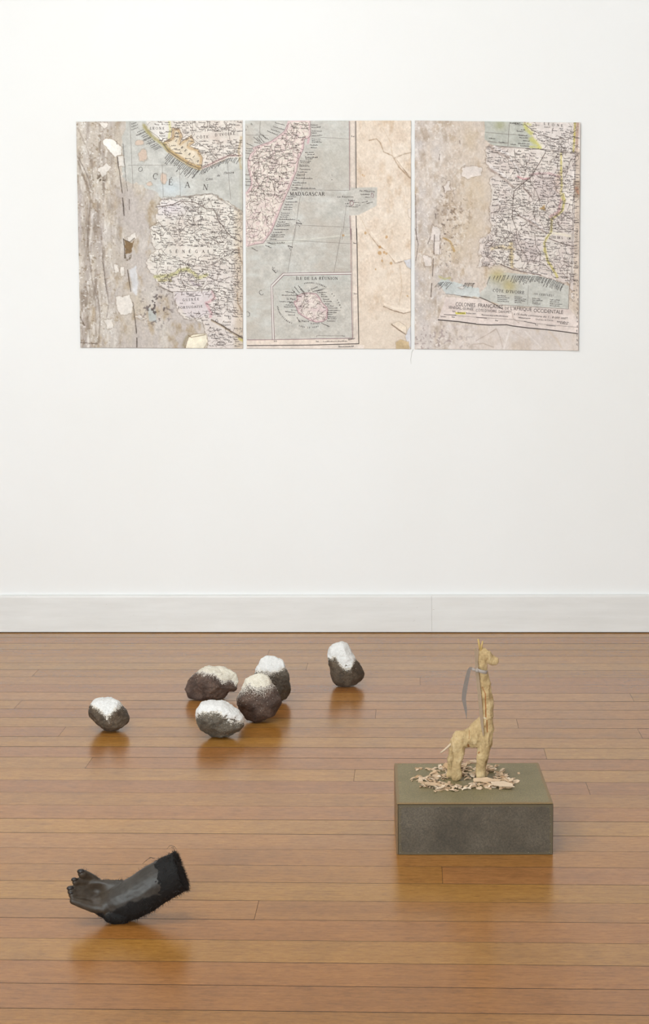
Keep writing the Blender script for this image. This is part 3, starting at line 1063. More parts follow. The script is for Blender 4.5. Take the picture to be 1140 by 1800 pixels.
    for pts, rgb in ((B([(1030, 200), (1080, 190), (1080, 255), (1050, 240)]), (206, 204, 208)), (B([(1055, 640), (1085, 600), (1085, 770), (1050, 720), (1040, 680)]), (214, 212, 216)), (A([(1055, 590), (1085, 580), (1085, 660), (1062, 640)]), (222, 208, 196)),
                     (B([(980, 720), (1010, 700), (1060, 715), (1065, 765), (985, 765)]), (200, 176, 140)), (B([(955, 600), (1000, 585), (1045, 620), (1048, 665)]), (230, 214, 196))):
        d = sh.region(pts, rgb, 1.0, 5, 1)
        sh.edge(d, .8, (150, 128, 104), .5, .6)
    for x, y, r in ((667.5, 433, 2.2), (667, 443, 3.2), (675, 442, 2.2), (679, 444, 1.8), (671, 457, 1.6), (687, 461, 2), (679, 415, 2.2), (642, 408, 2), (603, 412, 2), (637, 306, 1.4), (640, 308, 1), (660, 472, 1), (716, 519, 1.3)):
        e = np.hypot(X - x, (Y - y) * .9) - r + (fbm(X, Y, 2.5, seed=181) - .5) * 2
        sh.blend(np.clip(.6 - e / 1.1, 0, 1) * .75, (188, 146, 98))
    sh.relief += (fbm(X, Y, 80, seed=13) - .5) * .004
    for pts in (A([(815, 165), (885, 180), (960, 260), (1070, 400)]), B([(815, 35), (920, 135), (975, 215), (1070, 205)]), B([(905, 490), (1030, 535)])):
        sh.crease(pts, 3, .0018)
    sh.relief += np.clip((X - 630) / 30, 0, 1) * (fbm(X, Y, 22, seed=191) - .5) * .008
    names, lines, letters, rules, bord, white = Ink(), Ink(), Ink(True), Ink(), Ink(), Ink()
    tm, tr = tester(mad), tester(reu)
    rivers_in(lines, R, 431, 546, 212, 432, tm, 620, (3, 10), 2.2, .5)
    names_in(names, R, 431, 546, 215, 345, tm, .6, 4.0, .0)
    rivers_in(lines, R, 515, 577, 512, 568, tr, 120, (3, 8), 1.8, .45)
    names_in(names, R, 518, 575, 516, 564, tr, .35, 4.6, .1)
    lines.line(mad[1:15], .6)
    lines.line(mad[17:], .5)
    lines.line(reu + reu[:1], .6)
    lines.line(K([(470, 795), (460, 850), (410, 900), (405, 1040), (380, 1080)]), .8)
    lines.line(K([(415, 530), (435, 630), (560, 640), (620, 600)]), .7)
    for i in range(12):
        lines.line(K([(400 + i * 23, 775 - i * 4), (408 + i * 23, 757 - i * 4)]), .9)
    rules.poly(K([(470 + 10 * math.cos(a), 797 + 10 * math.sin(a)) for a in np.linspace(0, 6.28, 9)[:-1]]))
    east = [(890, 110, 10), (900, 140, 12), (905, 190, 13), (900, 215, 7), (905, 250, 14), (905, 295, 12), (905, 320, 11), (905, 340, 13), (880, 375, 10), (890, 410, 9), (815, 475, 11), (850, 500, 9), (815, 540, 17), (820, 560, 9), (750, 588, 14), (755, 610, 12),
            (740, 640, 12), (740, 658, 13), (715, 735, 13), (705, 765, 11), (700, 782, 11), (690, 815, 22), (660, 845, 4), (655, 880, 18), (645, 910, 11), (632, 945, 9), (690, 952, 26), (640, 975, 7), (580, 1065, 11), (560, 1095, 9), (555, 1135, 16), (545, 1170, 11), (530, 1205, 11), (520, 1233, 12),
            (490, 1285, 12), (488, 1310, 11), (475, 1335, 10), (465, 1370, 22), (450, 1405, 10), (440, 1433, 16), (425, 1460, 18), (400, 1505, 19), (385, 1545, 12), (365, 1580, 18), (350, 1605, 17), (335, 1635, 9), (320, 1690, 22)]
    for x, y, n in east:
        px, py = K([(x, y)])[0]
        names.squiggle_word(R, px, py + 1, n, R.gauss(0, .02), 1.5 if n > 16 else 1.15)
    letters.sans('Tamatave', *K([(732, 712)])[0], 3.3, slant=.1, width=20)
    letters.sans('I', *K([(845, 520)])[0], 2.4)
    for x, y, a, n in ((395, 85, .25, 14), (370, 135, .3, 15), (340, 175, .3, 13), (290, 195, .38, 15), (195, 235, .6, 14), (105, 275, .7, 11), (150, 285, .8, 10), (175, 265, .85, 11), (120, 345, .2, 8), (10, 360, .4, 10), (225, 245, .9, 8), (10, 430, .05, 8), (5, 460, .05, 8), (0, 490, .05, 7), (0, 560, .1, 5), (0, 780, 0, 6), (0, 840, 0, 7), (0, 870, 0, 8), (0, 920, 0, 8), (265, 1725, .4, 9), (80, 1760, .5, 9), (290, 1690, .25, 12)):
        px, py = K([(x, y)])[0]
        names.squiggle_word(R, px + 1.5, py, n, a, 1.2)
    for x, y, c_ in ((10, 190, 'B'), (40, 150, 'I'), (85, 115, 'Q'), (120, 65, 'U')):
        letters.sans(c_.lower(), *K([(x, y)])[0], 4, ang=-.7, slant=.2)
    for pts in (K([(0, 245), (330, 250)]), K([(210, 60), (195, 330)]), K([(890, 265), (1420, 300)]), A([(340, 470), (690, 475)]), A([(345, 690), (695, 705)]), A([(410, 380), (375, 560), (345, 784)]), B([(350, 0), (305, 275)]), A([(672, 570), (645, 784)]), B([(645, 0), (595, 275)]), B([(50, 80), (345, 75), (700, 95)])):
        lines.line(pts, .4)
    letters.serif('MADAGASCAR', *K([(610, 1052)])[0], 6.0, .10)
    for ch, x, y, h, a in (('N', 725, 1420, 9, -.75),):
        letters.serif(ch, *K([(735, 1475)])[0], 9, 0, -.85, 1, .7, .1)
    for ch, x, y, a in (('A', 330, 138, -1.0), ('É', 235, 283, -.85), ('C', 145, 425, -.7), ('O', 58, 560, -.6)):
        letters.serif(ch, *B([(x - 8, y)])[0], 8.5, 0, a, 1, .7, .1)
    letters.sans('i', *A([(580, 385)])[0], 3)
    letters.sans('n', *A([(578, 412)])[0], 3)
    # patch islands
    letters.sans('La Réunion', *A([(615, 520)])[0], 3.2, slant=.2, width=28)
    letters.sans('Ile Maurice', *A([(752, 482)])[0], 3.3, slant=.2, ang=.05, width=27)
    names.squiggle_word(R, *A([(762, 503)])[0], 12, 0, 1.5)
    names.squiggle_word(R, *A([(685, 541)])[0], 9, 0, 1.8)
    for x, y, n, a in ((790, 520, 7, 0), (665, 560, 5, 0), (670, 575, 8, 0), (720, 552, 8, 0), (730, 568, 7, .1), (690, 580, 12, 0), (770, 553, 8, -.2), (800, 560, 9, -.3)):
        names.squiggle_word(R, *A([(x, y)])[0], n, a, 1.1)
    bord.line(arcp(*A([(705, 555)])[0], 3.2, 4, 0, 360, 13), .9)
    bord.line(A([(830, 490), (842, 500), (840, 520), (826, 515), (830, 490)]), .8)
    # frame lines
    for pts, w in ((A([(690, 45), (693, 475)]), .9), (A([(694, 632), (700, 784)]), .9), (B([(700, 0), (704, 400), (711, 690)]), .9), (B([(50, 703), (300, 700), (711, 692)]), .9)):
        bord.line(pts, w)
    for pts, w in ((A([(731, 45), (734, 463)]), 1.25), (A([(733, 632), (737, 784)]), 1.25), (B([(737, 0), (742, 300), (750, 725)]), 1.35), (B([(50, 739), (420, 736), (752, 727)]), 1.35)):
        rules.line(pts, w)
    for pts in (A([(697, 45), (700, 460)]), A([(700, 632), (706, 784)]), B([(706, 0), (717, 690)]), A([(724, 45), (727, 463)])):
        lines.line(pts, .35)
    for pts in (A([(690, 140), (728, 142)]), B([(703, 92), (740, 93)]), B([(706, 410), (745, 411)])):
        names.squiggle_word(R, pts[0][0] + 4, pts[0][1] + 1, 4, 0, 1.6)
    io = I_([(985, 50), (155, 60), (8, 205), (25, 875)])
    ii = I_([(985, 74), (165, 84), (27, 227), (48, 870)])
    im = I_([(985, 62), (160, 72), (18, 216), (37, 872)])
    white.line(im, 2.2)
    bord.line(io, .7)
    bord.line(ii, .8)
    letters.serif('ÎLE DE LA RÉUNION', *I_([(312, 140)])[0], 4.7, .175)
    arc1 = 'ARRONDISSEMENT'
    for i, ch in enumerate(arc1):
        a = math.radians(-103 + i * 3.55)
        letters.serif(ch, *I_([(485 + 330 * math.cos(a) * 1.0, 500 + 315 * math.sin(a))])[0], 2.1, 0, a + math.pi / 2, done=False)
    letters.done()
    for i, ch in enumerate('DU VENT'):
        a = math.radians(-48 + i * 5.6)
        letters.serif(ch, *I_([(510 + 345 * math.cos(a), 560 + 330 * math.sin(a))])[0], 2.1, 0, a + math.pi / 2, done=False)
    letters.done()
    for i, ch in enumerate(arc1):
        a = math.radians(176 - i * 3.9)
        letters.serif(ch, *I_([(475 + 395 * math.cos(a), 435 + 285 * math.sin(a) + 10)])[0], 2.2, 0, a - math.pi / 2 - .1, done=False)
    letters.done()
    for i, ch in enumerate('SOUS LE VENT'):
        a = math.radians(114 - i * 3.75)
        letters.serif(ch, *I_([(480 + 330 * math.cos(a), 425 + 310 * math.sin(a))])[0], 2.1, 0, a - math.pi / 2, done=False)
    letters.done()
    letters.sans('St Denis', *I_([(460, 290)])[0], 3.4, ang=-.45, slant=.1, width=19)
    letters.sans('St Paul', *I_([(196, 388)])[0], 3.6, width=15.5)
    letters.sans('St Pierre', *I_([(340, 660)])[0], 3.6, width=19)
    letters.sans('St Leu', *I_([(252, 522)])[0], 2.8, width=11)
    letters.sans('St Joseph', *I_([(488, 684)])[0], 2.6, width=16)
    for x, y, n, a in ((185, 290, 12, .15), (140, 335, 22, 0), (110, 412, 18, .03), (230, 430, 7, 0), (190, 455, 10, 0), (168, 478, 15, 0), (180, 535, 14, .1), (220, 578, 9, 0), (290, 230, 11, .9), (335, 215, 12, .85), (265, 270, 11, .8), (360, 255, 9, .8), (515, 290, 16, -.25), (560, 285, 9, -.2), (570, 302, 13, 0), (620, 328, 6, 0), (620, 352, 9, 0), (640, 385, 9, 0), (650, 410, 11, .02), (665, 442, 6, 0), (690, 468, 9, 0), (705, 492, 13, 0), (700, 520, 17, .02), (690, 548, 13, 0), (700, 570, 6, 0), (695, 602, 12, 0), (700, 622, 12, 0), (690, 652, 11, 0), (620, 675, 12, .45), (320, 605, 8, 1.0)):
        names.squiggle_word(R, *I_([(x, y)])[0], n, a, 1.25)
    lines.line(I_([(565, 850), (567, 823), (720, 828), (870, 828)]), .5)
    names.squiggle_word(R, *I_([(870, 836)])[0], 4, 0, 1.2)
    names.squiggle_word(R, *I_([(640, 905)])[0], 32, -.02, 1.2)
    names.squiggle_word(R, *I_([(830, 970)])[0], 20, -.02, 1.7)
    names.squiggle_word(R, *I_([(555, 905)])[0], 4, 0, 2)
    names.squiggle_word(R, *I_([(45, 905)])[0], 4, 0, 2)
    names.squiggle_word(R, *I_([(950, 885)])[0], 9, -.2, 2.4)
    sh.build('map print lettered MADAGASCAR with an island inset and a blank browned margin',
             [('place_names', names, I_DARK), ('map_lines', lines, I_MID), ('inscription', letters, I_DARK), ('ruled_lines', rules, I_DARK), ('border_lines', bord, I_PINK), ('inset_frame', white, I_PALE)], M_PRINT)


# ---- print 3: Ivory Coast and title block
def print_ivory():
    sh = Sheet('map_print', [(728.5, 211.8), (1019, 215.5), (1015.5, 616.3), (728.3, 613.5)], NX, NY)
    X, Y = sh.X, sh.Y
    R = random.Random(23)
    A, B = crop(715, 200, 3.5625), crop(715, 400, 3.5625)
    P, Q, T = crop(845, 205, 6.333), crop(830, 340, 5.846), crop(760, 480, 4.302)
    paper_base(sh, [(208, 193, 180), (201, 190, 184), (214, 202, 193), (190, 170, 150)], 51)
    sh.blend(np.clip((Y - 540) / 60, 0, .8) * (fbm(X, Y, 30, seed=211) + .2), (219, 208, 203))
    sh.blend(np.clip((800 - X) / 60, 0, 1) * (fbm(X, Y, 30, 50, seed=212) - .4) * 2.4, (194, 186, 184))
    for ex, ey, rx, ry in ((835, 335, 26, 34), (820, 400, 30, 24), (800, 440, 22, 16), (826, 245, 12, 22)):
        sh.blend(np.exp(-((X - ex) / rx) ** 2 - ((Y - ey) / ry) ** 2) * .6, (206, 186, 160))
    speckle(sh, .62, (140, 118, 98), 5, 221, np.clip(1 - np.hypot((X - 800) / 44, (Y - 370) / 60), 0, 1) * 1.2)
    speckle(sh, .66, (112, 96, 88), 3.5, 222, np.clip(1 - np.hypot((X - 785) / 30, (Y - 400) / 130), 0, 1) * 1.2)
    speckle(sh, .70, (236, 230, 226), 3.2, 223, np.clip((870 - X) / 80, 0, 1) * .7)
    sh.blend(np.clip((860 - X) / 80, 0, 1) * (fbm(X, Y, 6, 9, 4, 226) - .55) * 3, (228, 219, 212))
    sh.blend(np.clip((860 - X) / 80, 0, 1) * (fbm(X, Y, 9, 16, 4, 227) - .55) * 3, (172, 154, 138))
    speckle(sh, .64, (168, 152, 148), 4, 224, np.clip((Y - 560) / 20, 0, 1) * np.clip((850 - X) / 60, 0, 1))
    land = P([(50, 330), (45, 500), (110, 570), (150, 640), (90, 680), (130, 800), (122, 918)]) + Q([(180, 190), (170, 260), (200, 330), (175, 400), (75, 480), (70, 560), (90, 640), (60, 740), (180, 745), (290, 720), (540, 800), (830, 860), (1010, 920), (1020, 1060)]) + [(1025, 540), (1025, 205)] + P([(470, 0), (640, 345)])
    d = sh.region(land, (221, 211, 203), 5.2, 7, .9)
    sh.edge(d, 1.2, (132, 112, 98), .55, 1.0)
    inl = np.clip(.5 - d, 0, 1)
    sh.blend(inl * (fbm(X, Y, 26, seed=231) - .42) * 3, (211, 197, 191))
    sh.blend(inl * (fbm(X, Y, 16, seed=233) - .55) * 4, (232, 222, 216))
    sea1 = P([(35, 0), (45, 120), (40, 250), (110, 300), (160, 320), (640, 352), (560, 200), (470, 60), (450, 0)])
    d1 = sh.region(sea1, (189, 189, 180), .8, 6, .9)
    sh.blend(np.clip(.5 - d1, 0, 1) * np.exp(-((X - 878) / 9) ** 2 - ((Y - 220) / 8) ** 2) * .7, (166, 164, 128))
    sh.stroke(P([(80, 270), (200, 290), (300, 290)]), 1.0, (120, 108, 100), .6, .3)
    sh.stroke(P([(485, 90), (520, 150), (560, 180)]), 4.5, (204, 200, 118), .85, 2)
    sh.stroke(P([(560, 250), (600, 280), (660, 320)]), 5.5, (204, 200, 118), .85, 2)
    sh.stroke(P([(550, 330), (670, 345)]), 2.6, (204, 200, 118), .85, 1)
    sh.stroke(P([(520, 75), (550, 90)]), 2.5, (206, 202, 124), .85, 1)
    sh.region(P([(660, 60), (1030, 60), (1020, 380), (680, 350), (600, 220)]), (223, 214, 209), 1, 6, 3, .7)
    sh.stroke(P([(1045, 60), (1040, 200), (1028, 385)]), 2.3, (198, 182, 96), .9, .5)
    sh.stroke(P([(1075, 60), (1060, 385)]), 3.2, (168, 136, 116), .8, 1.4)
    sh.stroke(P([(890, 410), (892, 600), (898, 760), (885, 850), (910, 918)]), 2.4, (206, 192, 112), .85, 1)
    sh.stroke(Q([(930, 0), (945, 60), (925, 170), (870, 215), (815, 250), (808, 390), (760, 450), (740, 500), (745, 580), (775, 690), (840, 790), (870, 850)]), 2.6, (204, 190, 106), .85, 1)
    sh.stroke(P([(870, 640), (840, 740), (850, 820)]), 5, (196, 160, 126), .55, 3)
    sh.stroke(P([(560, 640), (640, 625), (760, 625), (880, 665)]), 2.2, (196, 152, 156), .7, 1)
    sh.region(P([(560, 640), (760, 625), (880, 670), (890, 900), (660, 918), (580, 760)]), (204, 188, 185), 3, 9, 10, .6)
    sh.stroke(P([(410, 660), (480, 690), (540, 680)]), 2.0, (208, 140, 146), .7, 1)
    sh.region(Q([(690, 150), (740, 110), (750, 165)]), (186, 150, 92), 1, 4, 2, .9)
    sh.stroke(Q([(800, 230), (880, 190), (910, 60)]), 3, (202, 150, 150), .6, 1.6)
    sh.stroke(Q([(400, 500), (400, 650), (410, 740)]), 4, (204, 176, 110), .55, 3)
    sh.stroke(Q([(200, 560), (300, 540), (420, 560)]), 4, (216, 188, 130), .4, 3)
    sh.region(Q([(530, 470), (720, 440), (700, 700), (560, 680)]), (207, 193, 191), 3, 9, 10, .5)
    # folds: their shaded and lit sides painted into the print
    for pts, w in ((P([(100, 320), (150, 380), (220, 410), (310, 450)]), 2.6), (P([(90, 575), (200, 640), (300, 720), (360, 780)]), 2.4), (P([(470, 780), (560, 870)]), 2.4), (Q([(480, 215), (540, 235), (640, 310), (760, 390)]), 3.2)):
        sh.stroke(pts, w, (168, 148, 138), .7, 1.2)
    for pts, w in ((P([(160, 330), (240, 380), (310, 410)]), 2.2), (P([(110, 550), (210, 610), (290, 670)]), 3), (P([(330, 470), (400, 560), (450, 640)]), 1.8), (Q([(500, 215), (600, 260), (700, 340), (780, 390)]), 2.2)):
        sh.stroke(pts, w, (238, 230, 228), .75, 1.2)
    sh.stroke(Q([(290, 720), (420, 775), (540, 800), (700, 830)]), 1.1, (84, 66, 62), .9, .5)
    sh.stroke(Q([(790, 455), (900, 500), (1090, 550)]), 1.0, (96, 80, 76), .85, .3)
    sh.stroke(Q([(800, 400), (870, 400), (1000, 430)]), 3, (232, 222, 200), .7, 1)
    # map edge strip on the far side
    sh.region([(1011.5, 262), (1025, 262), (1025, 545), (1006, 545)], (206, 188, 172), .2, 6, .8, .8)
    sh.region(P([(1030, 700), (1110, 700), (1110, 900), (1040, 900)]), (178, 156, 134), 2, 7, 4, .7)
    sh.stroke(P([(1060, 790), (1080, 850)]), 3, (176, 110, 80), .6, 2)
    # southern sea, title block
    sea2 = T([(355, 175), (365, 140), (410, 95), (425, 20), (440, 5), (560, -10), (780, 10), (900, 40), (1030, 92), (1026, 266), (520, 236), (420, 205)])
    d2 = sh.region(sea2, (196, 194, 187), 1.2, 6, .9)
    for ex, ey, rx, ry in ((492, 12, 14, 12), (580, 90, 12, 12)):
        ex, ey = T([(ex, ey)])[0]
        sh.blend(np.exp(-((X - ex) / rx) ** 2 - ((Y - ey) / ry) ** 2) * .75, (184, 168, 116))
    sh.region(T([(45, 70), (90, 30), (150, 60), (260, 90), (350, 110), (360, 175), (240, 170), (100, 150)]), (198, 203, 202), 2.4, 6, 1.2, .9)
    sh.stroke(T([(50, 20), (90, 40), (130, 30)]), 2.6, (184, 176, 120), .7, 1.6)
    title = T([(100, 175), (370, 192), (530, 258), (1032, 270), (1100, 345), (1100, 455), (850, 425), (600, 395), (330, 385), (40, 352), (70, 270)])
    dt = sh.region(title, (223, 209, 202), 1.4, 6, .9)
    sh.blend(np.clip(.5 - dt, 0, 1) * (fbm(X, Y, 20, seed=251) - .45) * 2.5, (212, 196, 190))
    tear = T([(355, 178), (420, 205), (470, 232), (530, 268)])
    sh.stroke(tear, .9, (60, 48, 44), .9, .3)
    sh.stroke(T([(600, 290), (610, 340), (650, 370)]), 1.2, (176, 156, 146), .7, .6)
    sh.region(T([(172, 292), (250, 292), (250, 308), (175, 308)]), (212, 200, 92), .3, 4, 1)
    sh.stroke(T([(120, 400), (330, 410)]), 3, (208, 196, 196), .4, 2)
    for pts, w, rgb, a in ((T([(480, 415), (510, 480), (530, 560)]), 1.0, (180, 162, 152), .6), (T([(330, 510), (420, 460), (480, 420)]), 1.0, (170, 150, 138), .7), (T([(300, 540), (380, 530), (460, 560)]), 1.2, (176, 156, 142), .6), (T([(600, 440), (700, 500), (720, 570)]), 1.0, (196, 178, 168), .6), (T([(880, 440), (940, 500), (970, 560)]), 2.5, (204, 184, 164), .5), (T([(540, 575), (580, 430)]), 1.4, (236, 228, 224), .6), (T([(700, 440), (820, 560)]), 1.4, (234, 226, 222), .5)):
        sh.stroke(pts, w, rgb, a, .7)
    # bark-like flakes on the bare side
    for pts in (B([(165, 35), (205, 35), (212, 160), (172, 168)]), B([(105, 170), (150, 180), (150, 235), (108, 240)]), A([(345, 330), (440, 325), (470, 345), (460, 375), (380, 405), (345, 385)]), A([(225, 450), (265, 420), (270, 470), (240, 490)]), A([(160, 690), (210, 720), (200, 784), (150, 784)]), T([(10, 540), (40, 530), (35, 560)]), T([(185, 105), (235, 95), (225, 110)])):
        d = sh.region(pts, (226, 216, 211), 3.2, 6, 1.6, .8)
        sh.edge(d, 1.0, (128, 108, 96), .55, 1.0)
    for pts, w in ((B([(172, 40), (168, 160)]), .9), (B([(208, 40), (204, 160)]), .5), (B([(165, 190), (160, 300)]), .9), (B([(155, 345), (150, 430)]), 1.1), (A([(225, 450), (235, 480)]), .8), (A([(178, 620), (180, 650)]), .8), (A([(205, 250), (202, 285)]), .8), (A([(330, 165), (332, 190)]), .6), (A([(52, 500), (60, 784)]), .6), (B([(50, 0), (70, 100), (55, 200)]), .6), (B([(130, 95), (150, 50)]), .7)):
        sh.stroke(pts, w, (84, 66, 58), .9, .3)
    sh.stroke(B([(230, 60), (270, 80), (295, 140)]), 2.4, (176, 140, 84), .8, 1.2)
    sh.relief += (fbm(X, Y, 80, seed=15) - .5) * .004 + np.clip((850 - X) / 60, 0, 1) * (fbm(X, Y, 14, 30, 3, 16) - .5) * .002
    sh.relief += .009 * np.clip((sh.s - .9) / .1, 0, 1) ** 2
    names, lines, letters, rules = Ink(), Ink(), Ink(True), Ink()
    rc = lambda x0, y0, x1, y1: [(x0, y0), (x1, y0), (x1, y1), (x0, y1)]
    tl = tester(land, [title, sea1, sea2, rc(960, 410, 1008, 421), rc(952, 214, 994, 224)])
    rivers_in(lines, R, 846, 1016, 214, 500, tl, 560, (4, 14), 2.5, .5)
    names_in(names, R, 848, 1010, 216, 494, tl, .68, 3.8, .03)
    rivers_in(lines, R, 845, 905, 350, 480, tl, 90, (4, 10), 2.3, .5)
    for pts, w in ((P([(720, 390), (670, 480), (600, 590), (540, 680), (450, 750), (370, 820), (360, 918)]), 1.2), (P([(480, 80), (560, 140), (650, 190), (770, 230), (820, 255), (900, 235), (940, 260), (1050, 215)]), .9), (P([(540, 680), (560, 740), (620, 830), (650, 918)]), .7),
                   (P([(350, 500), (400, 590), (430, 650)]), .7), (P([(500, 400), (490, 470), (510, 520), (490, 620), (470, 680)]), .6), (P([(470, 780), (560, 880), (580, 918)]), .9), (Q([(420, 0), (415, 150), (410, 250), (450, 350), (460, 470), (500, 560), (555, 640), (570, 720)]), .9), (Q([(640, 400), (650, 520), (700, 600), (690, 700)]), .9),
                   (Q([(690, 40), (640, 110), (630, 200), (650, 270)]), .7), (Q([(290, 180), (340, 120), (420, 170), (510, 190)]), .6), (Q([(430, 160), (480, 220), (560, 270)]), .9), (Q([(930, 0), (920, 170), (870, 215), (815, 250), (808, 390), (745, 470), (745, 580), (775, 690)]), .6)):
        lines.line(pts, w)
    for pts, w in ((P([(160, 320), (420, 340), (640, 355), (880, 378), (1095, 408)]), .7), (P([(160, 328), (420, 348), (640, 363), (880, 388), (1095, 418)]), .4), (P([(50, 172), (310, 195), (480, 205)]), .5), (P([(318, 60), (300, 325)]), .6), (P([(1045, 415), (1030, 918)]), .6), (P([(1055, 415), (1040, 918)]), .5), (Q([(1035, 0), (1010, 877)]), .6), (Q([(1047, 0), (1022, 877)]), .45),
                   (T([(1040, 0), (1025, 268)]), .6), (T([(725, 85), (718, 235)]), .4), (T([(520, 236), (1026, 268)]), .5), (T([(75, 155), (110, 152), (240, 170), (350, 190)]), .6), (T([(85, 310), (330, 330), (600, 348), (780, 378), (1095, 408)]), .5)):
        lines.line(pts, w)
    for pts, w in ((T([(215, 172), (290, 178)]), 1.0), (T([(290, 180), (325, 186)]), .8), (T([(40, 350), (120, 357), (200, 365), (330, 382)]), 1.9), (T([(330, 384), (430, 390), (560, 388), (610, 398)]), 1.7), (T([(610, 398), (720, 412), (860, 425), (980, 440), (1096, 456)]), 1.7), (T([(85, 310), (180, 314)]), .9), (T([(330, 332), (410, 338)]), .9), (T([(690, 362), (780, 380)]), 1.0), (T([(860, 392), (930, 398)]), .9)):
        rules.line(pts, w)
    comb(names, R, T([(430, 10), (560, 0), (640, 5)]), 1.95, 9, (8, 15))
    comb(names, R, T([(640, 5), (800, 10), (900, 30), (1000, 70)]), 2.05, 34, (9, 18))
    comb(names, R, T([(45, 60), (100, 50), (150, 60)]), 2.3, 8, (10, 18))
    comb(names, R, T([(240, 60), (320, 60)]), 2.0, 8, (6, 12))
    for x, y, n in ((325, 78, 12), (360, 72, 10), (400, 165, 9), (420, 210, 12), (430, 235, 11), (470, 270, 9), (415, 300, 15), (440, 325, 12), (90, 245, 9), (330, 310, 8), (200, 285, 8), (380, 90, 12), (445, 150, 6)):
        names.squiggle_word(R, *P([(x, y)])[0], n, .05, 1.3)
    for x0_, ys in ((490, (168, 182, 196, 210)), (622, (178, 192, 206, 220)), (755, (190, 203, 217, 230)), (888, (200, 215, 230, 245))):
        for y in ys:
            names.squiggle_word(R, *T([(x0_, y)])[0], R.randint(7, 16), .05, 1.3)
    letters.serif('L', *P([(700, 92)])[0], 4.2)
    letters.serif('É', *P([(745, 95)])[0], 4.2)
    letters.serif('O', *P([(790, 106)])[0], 4.2)
    letters.serif('N', *P([(845, 108)])[0], 4.2)
    letters.serif('E', *P([(890, 112)])[0], 4.2)
    letters.serif("CÔTE D'IVOIRE", *T([(455, 136)])[0], 5.0, .13, .075)
    letters.serif('(19 CERCLES)', *T([(765, 158)])[0], 3.2, .30, .09, .9)
    letters.sans('COLONIES', *T([(172, 244)])[0], 6.8, ang=.06, width=35)
    letters.sans('FRANÇAISES', *T([(342, 252)])[0], 6.4, ang=.07, width=44)
    letters.sans('DE', *T([(545, 270)])[0], 4.2, ang=.06, width=7.5)
    letters.sans("L'AFRIQUE", *T([(588, 276)])[0], 6.4, ang=.045, width=37.5)
    letters.sans('OCCIDENTALE', *T([(762, 292)])[0], 6.6, ang=.06, width=52)
    letters.sans('SÉNÉGAL, GUINÉE,', *T([(120, 262)])[0], 4.4, ang=.09, width=45)
    letters.sans("CÔTE D'IVOIRE,", *T([(326, 286)])[0], 4.6, ang=.05, width=38)
    letters.sans('DAHOMEY', *T([(498, 297)])[0], 4.6, ang=.04, width=23)
    letters.sans("à l'Échelle commune du 1 : 8 000 000ᵉ", *T([(612, 312)])[0], 3.6, ang=.09, slant=.25, width=94)
    for x, y, n in ((150, 290, 4), (255, 303, 13), (372, 316, 34), (650, 338, 16), (190, 300, 9), (940, 368, 15), (965, 382, 10), (60, 328, 8), (145, 332, 4), (475, 360, 4), (775, 392, 4)):
        names.squiggle_word(R, *T([(x, y)])[0], n, .06, 1.6)
    letters.sans('Chef lieu de Cercle', *T([(778, 352)])[0], 2.8, ang=.07, width=31)
    letters.serif('CÔTE DE L', *Q([(790, 452)])[0], 4.0, .05, .04, .8)
    letters.serif("OR", *Q([(975, 463)])[0], 4.0, .05, .04, .8)
    for i, ch in enumerate("CÔTE DE L'OR"):
        letters.serif(ch, *[(1008.5 + i * .33, 529 - i * 6.0)][0], 3.4, 0, -math.pi / 2 + .055, done=False)
    letters.done()
    for i, ch in enumerate("(GOLD COAST)"):
        letters.serif(ch, *[(1012.2 + i * .25, 451 - i * 4.9)][0], 2.9, 0, -math.pi / 2 + .05, done=False)
    letters.done()
    letters.serif('KOMOBO', *Q([(455, 95)])[0], 2.3, .5, .02)
    letters.serif('BAULÉ', *Q([(660, 435)])[0], 2.4, .35)
    letters.serif('TOUBA', *Q([(205, 330)])[0], 2.3, .5)
    letters.serif('KATI', *P([(190, 718)])[0], 2.6, .6)
    for i in range(14):
        names.squiggle_word(R, 1012.5 + R.uniform(-1, 1), 500 + i * 8, 3, 1.3, 1.3)
    sh.build("map print with the title COLONIES FRANÇAISES, worn bare along one side",
             [('place_names', names, I_DARK), ('map_lines', lines, I_MID), ('inscription', letters, I_DARK), ('ruled_lines', rules, I_DARK)], M_PRINT)


print_senegal()
print_madagascar()
print_ivory()


# ------------------------------------------------------------------ shared modelling helpers
FWD = RM @ Vector((0, 0, -1))


def px_scale(p):
    """metres per photograph pixel at a point"""
    return (Vector(p) - CAM).dot(FWD) / F


def fuse(blobs, voxel, smooth=6, factor=.5):
    """blobs: (centre, radii, tilt) ellipsoids -> one continuous skin"""
    bm = bmesh.new()
    for c, r, q in blobs:
        m = Matrix.Translation(c) @ q.to_matrix().to_4x4() @ Matrix.Diagonal((r[0], r[1], r[2], 1))
        bmesh.ops.create_uvsphere(bm, u_segments=14, v_segments=9, radius=1, matrix=m)
    me = bpy.data.meshes.new('tmp')
    bm.to_mesh(me)
    bm.free()
    o = bpy.data.objects.new('tmp', me)
    COL.objects.link(o)
    md = o.modifiers.new('r', 'REMESH')
    md.mode = 'VOXEL'
    md.voxel_size = voxel
    ms = o.modifiers.new('s', 'SMOOTH')
    ms.iterations = smooth
    ms.factor = factor
    dg = bpy.context.evaluated_depsgraph_get()
    dg.update()
    res = bpy.data.meshes.new_from_object(o.evaluated_get(dg))
    bpy.data.objects.remove(o)
    bpy.data.meshes.remove(me)
    res.polygons.foreach_set('use_smooth', [True] * len(res.polygons))
    return res


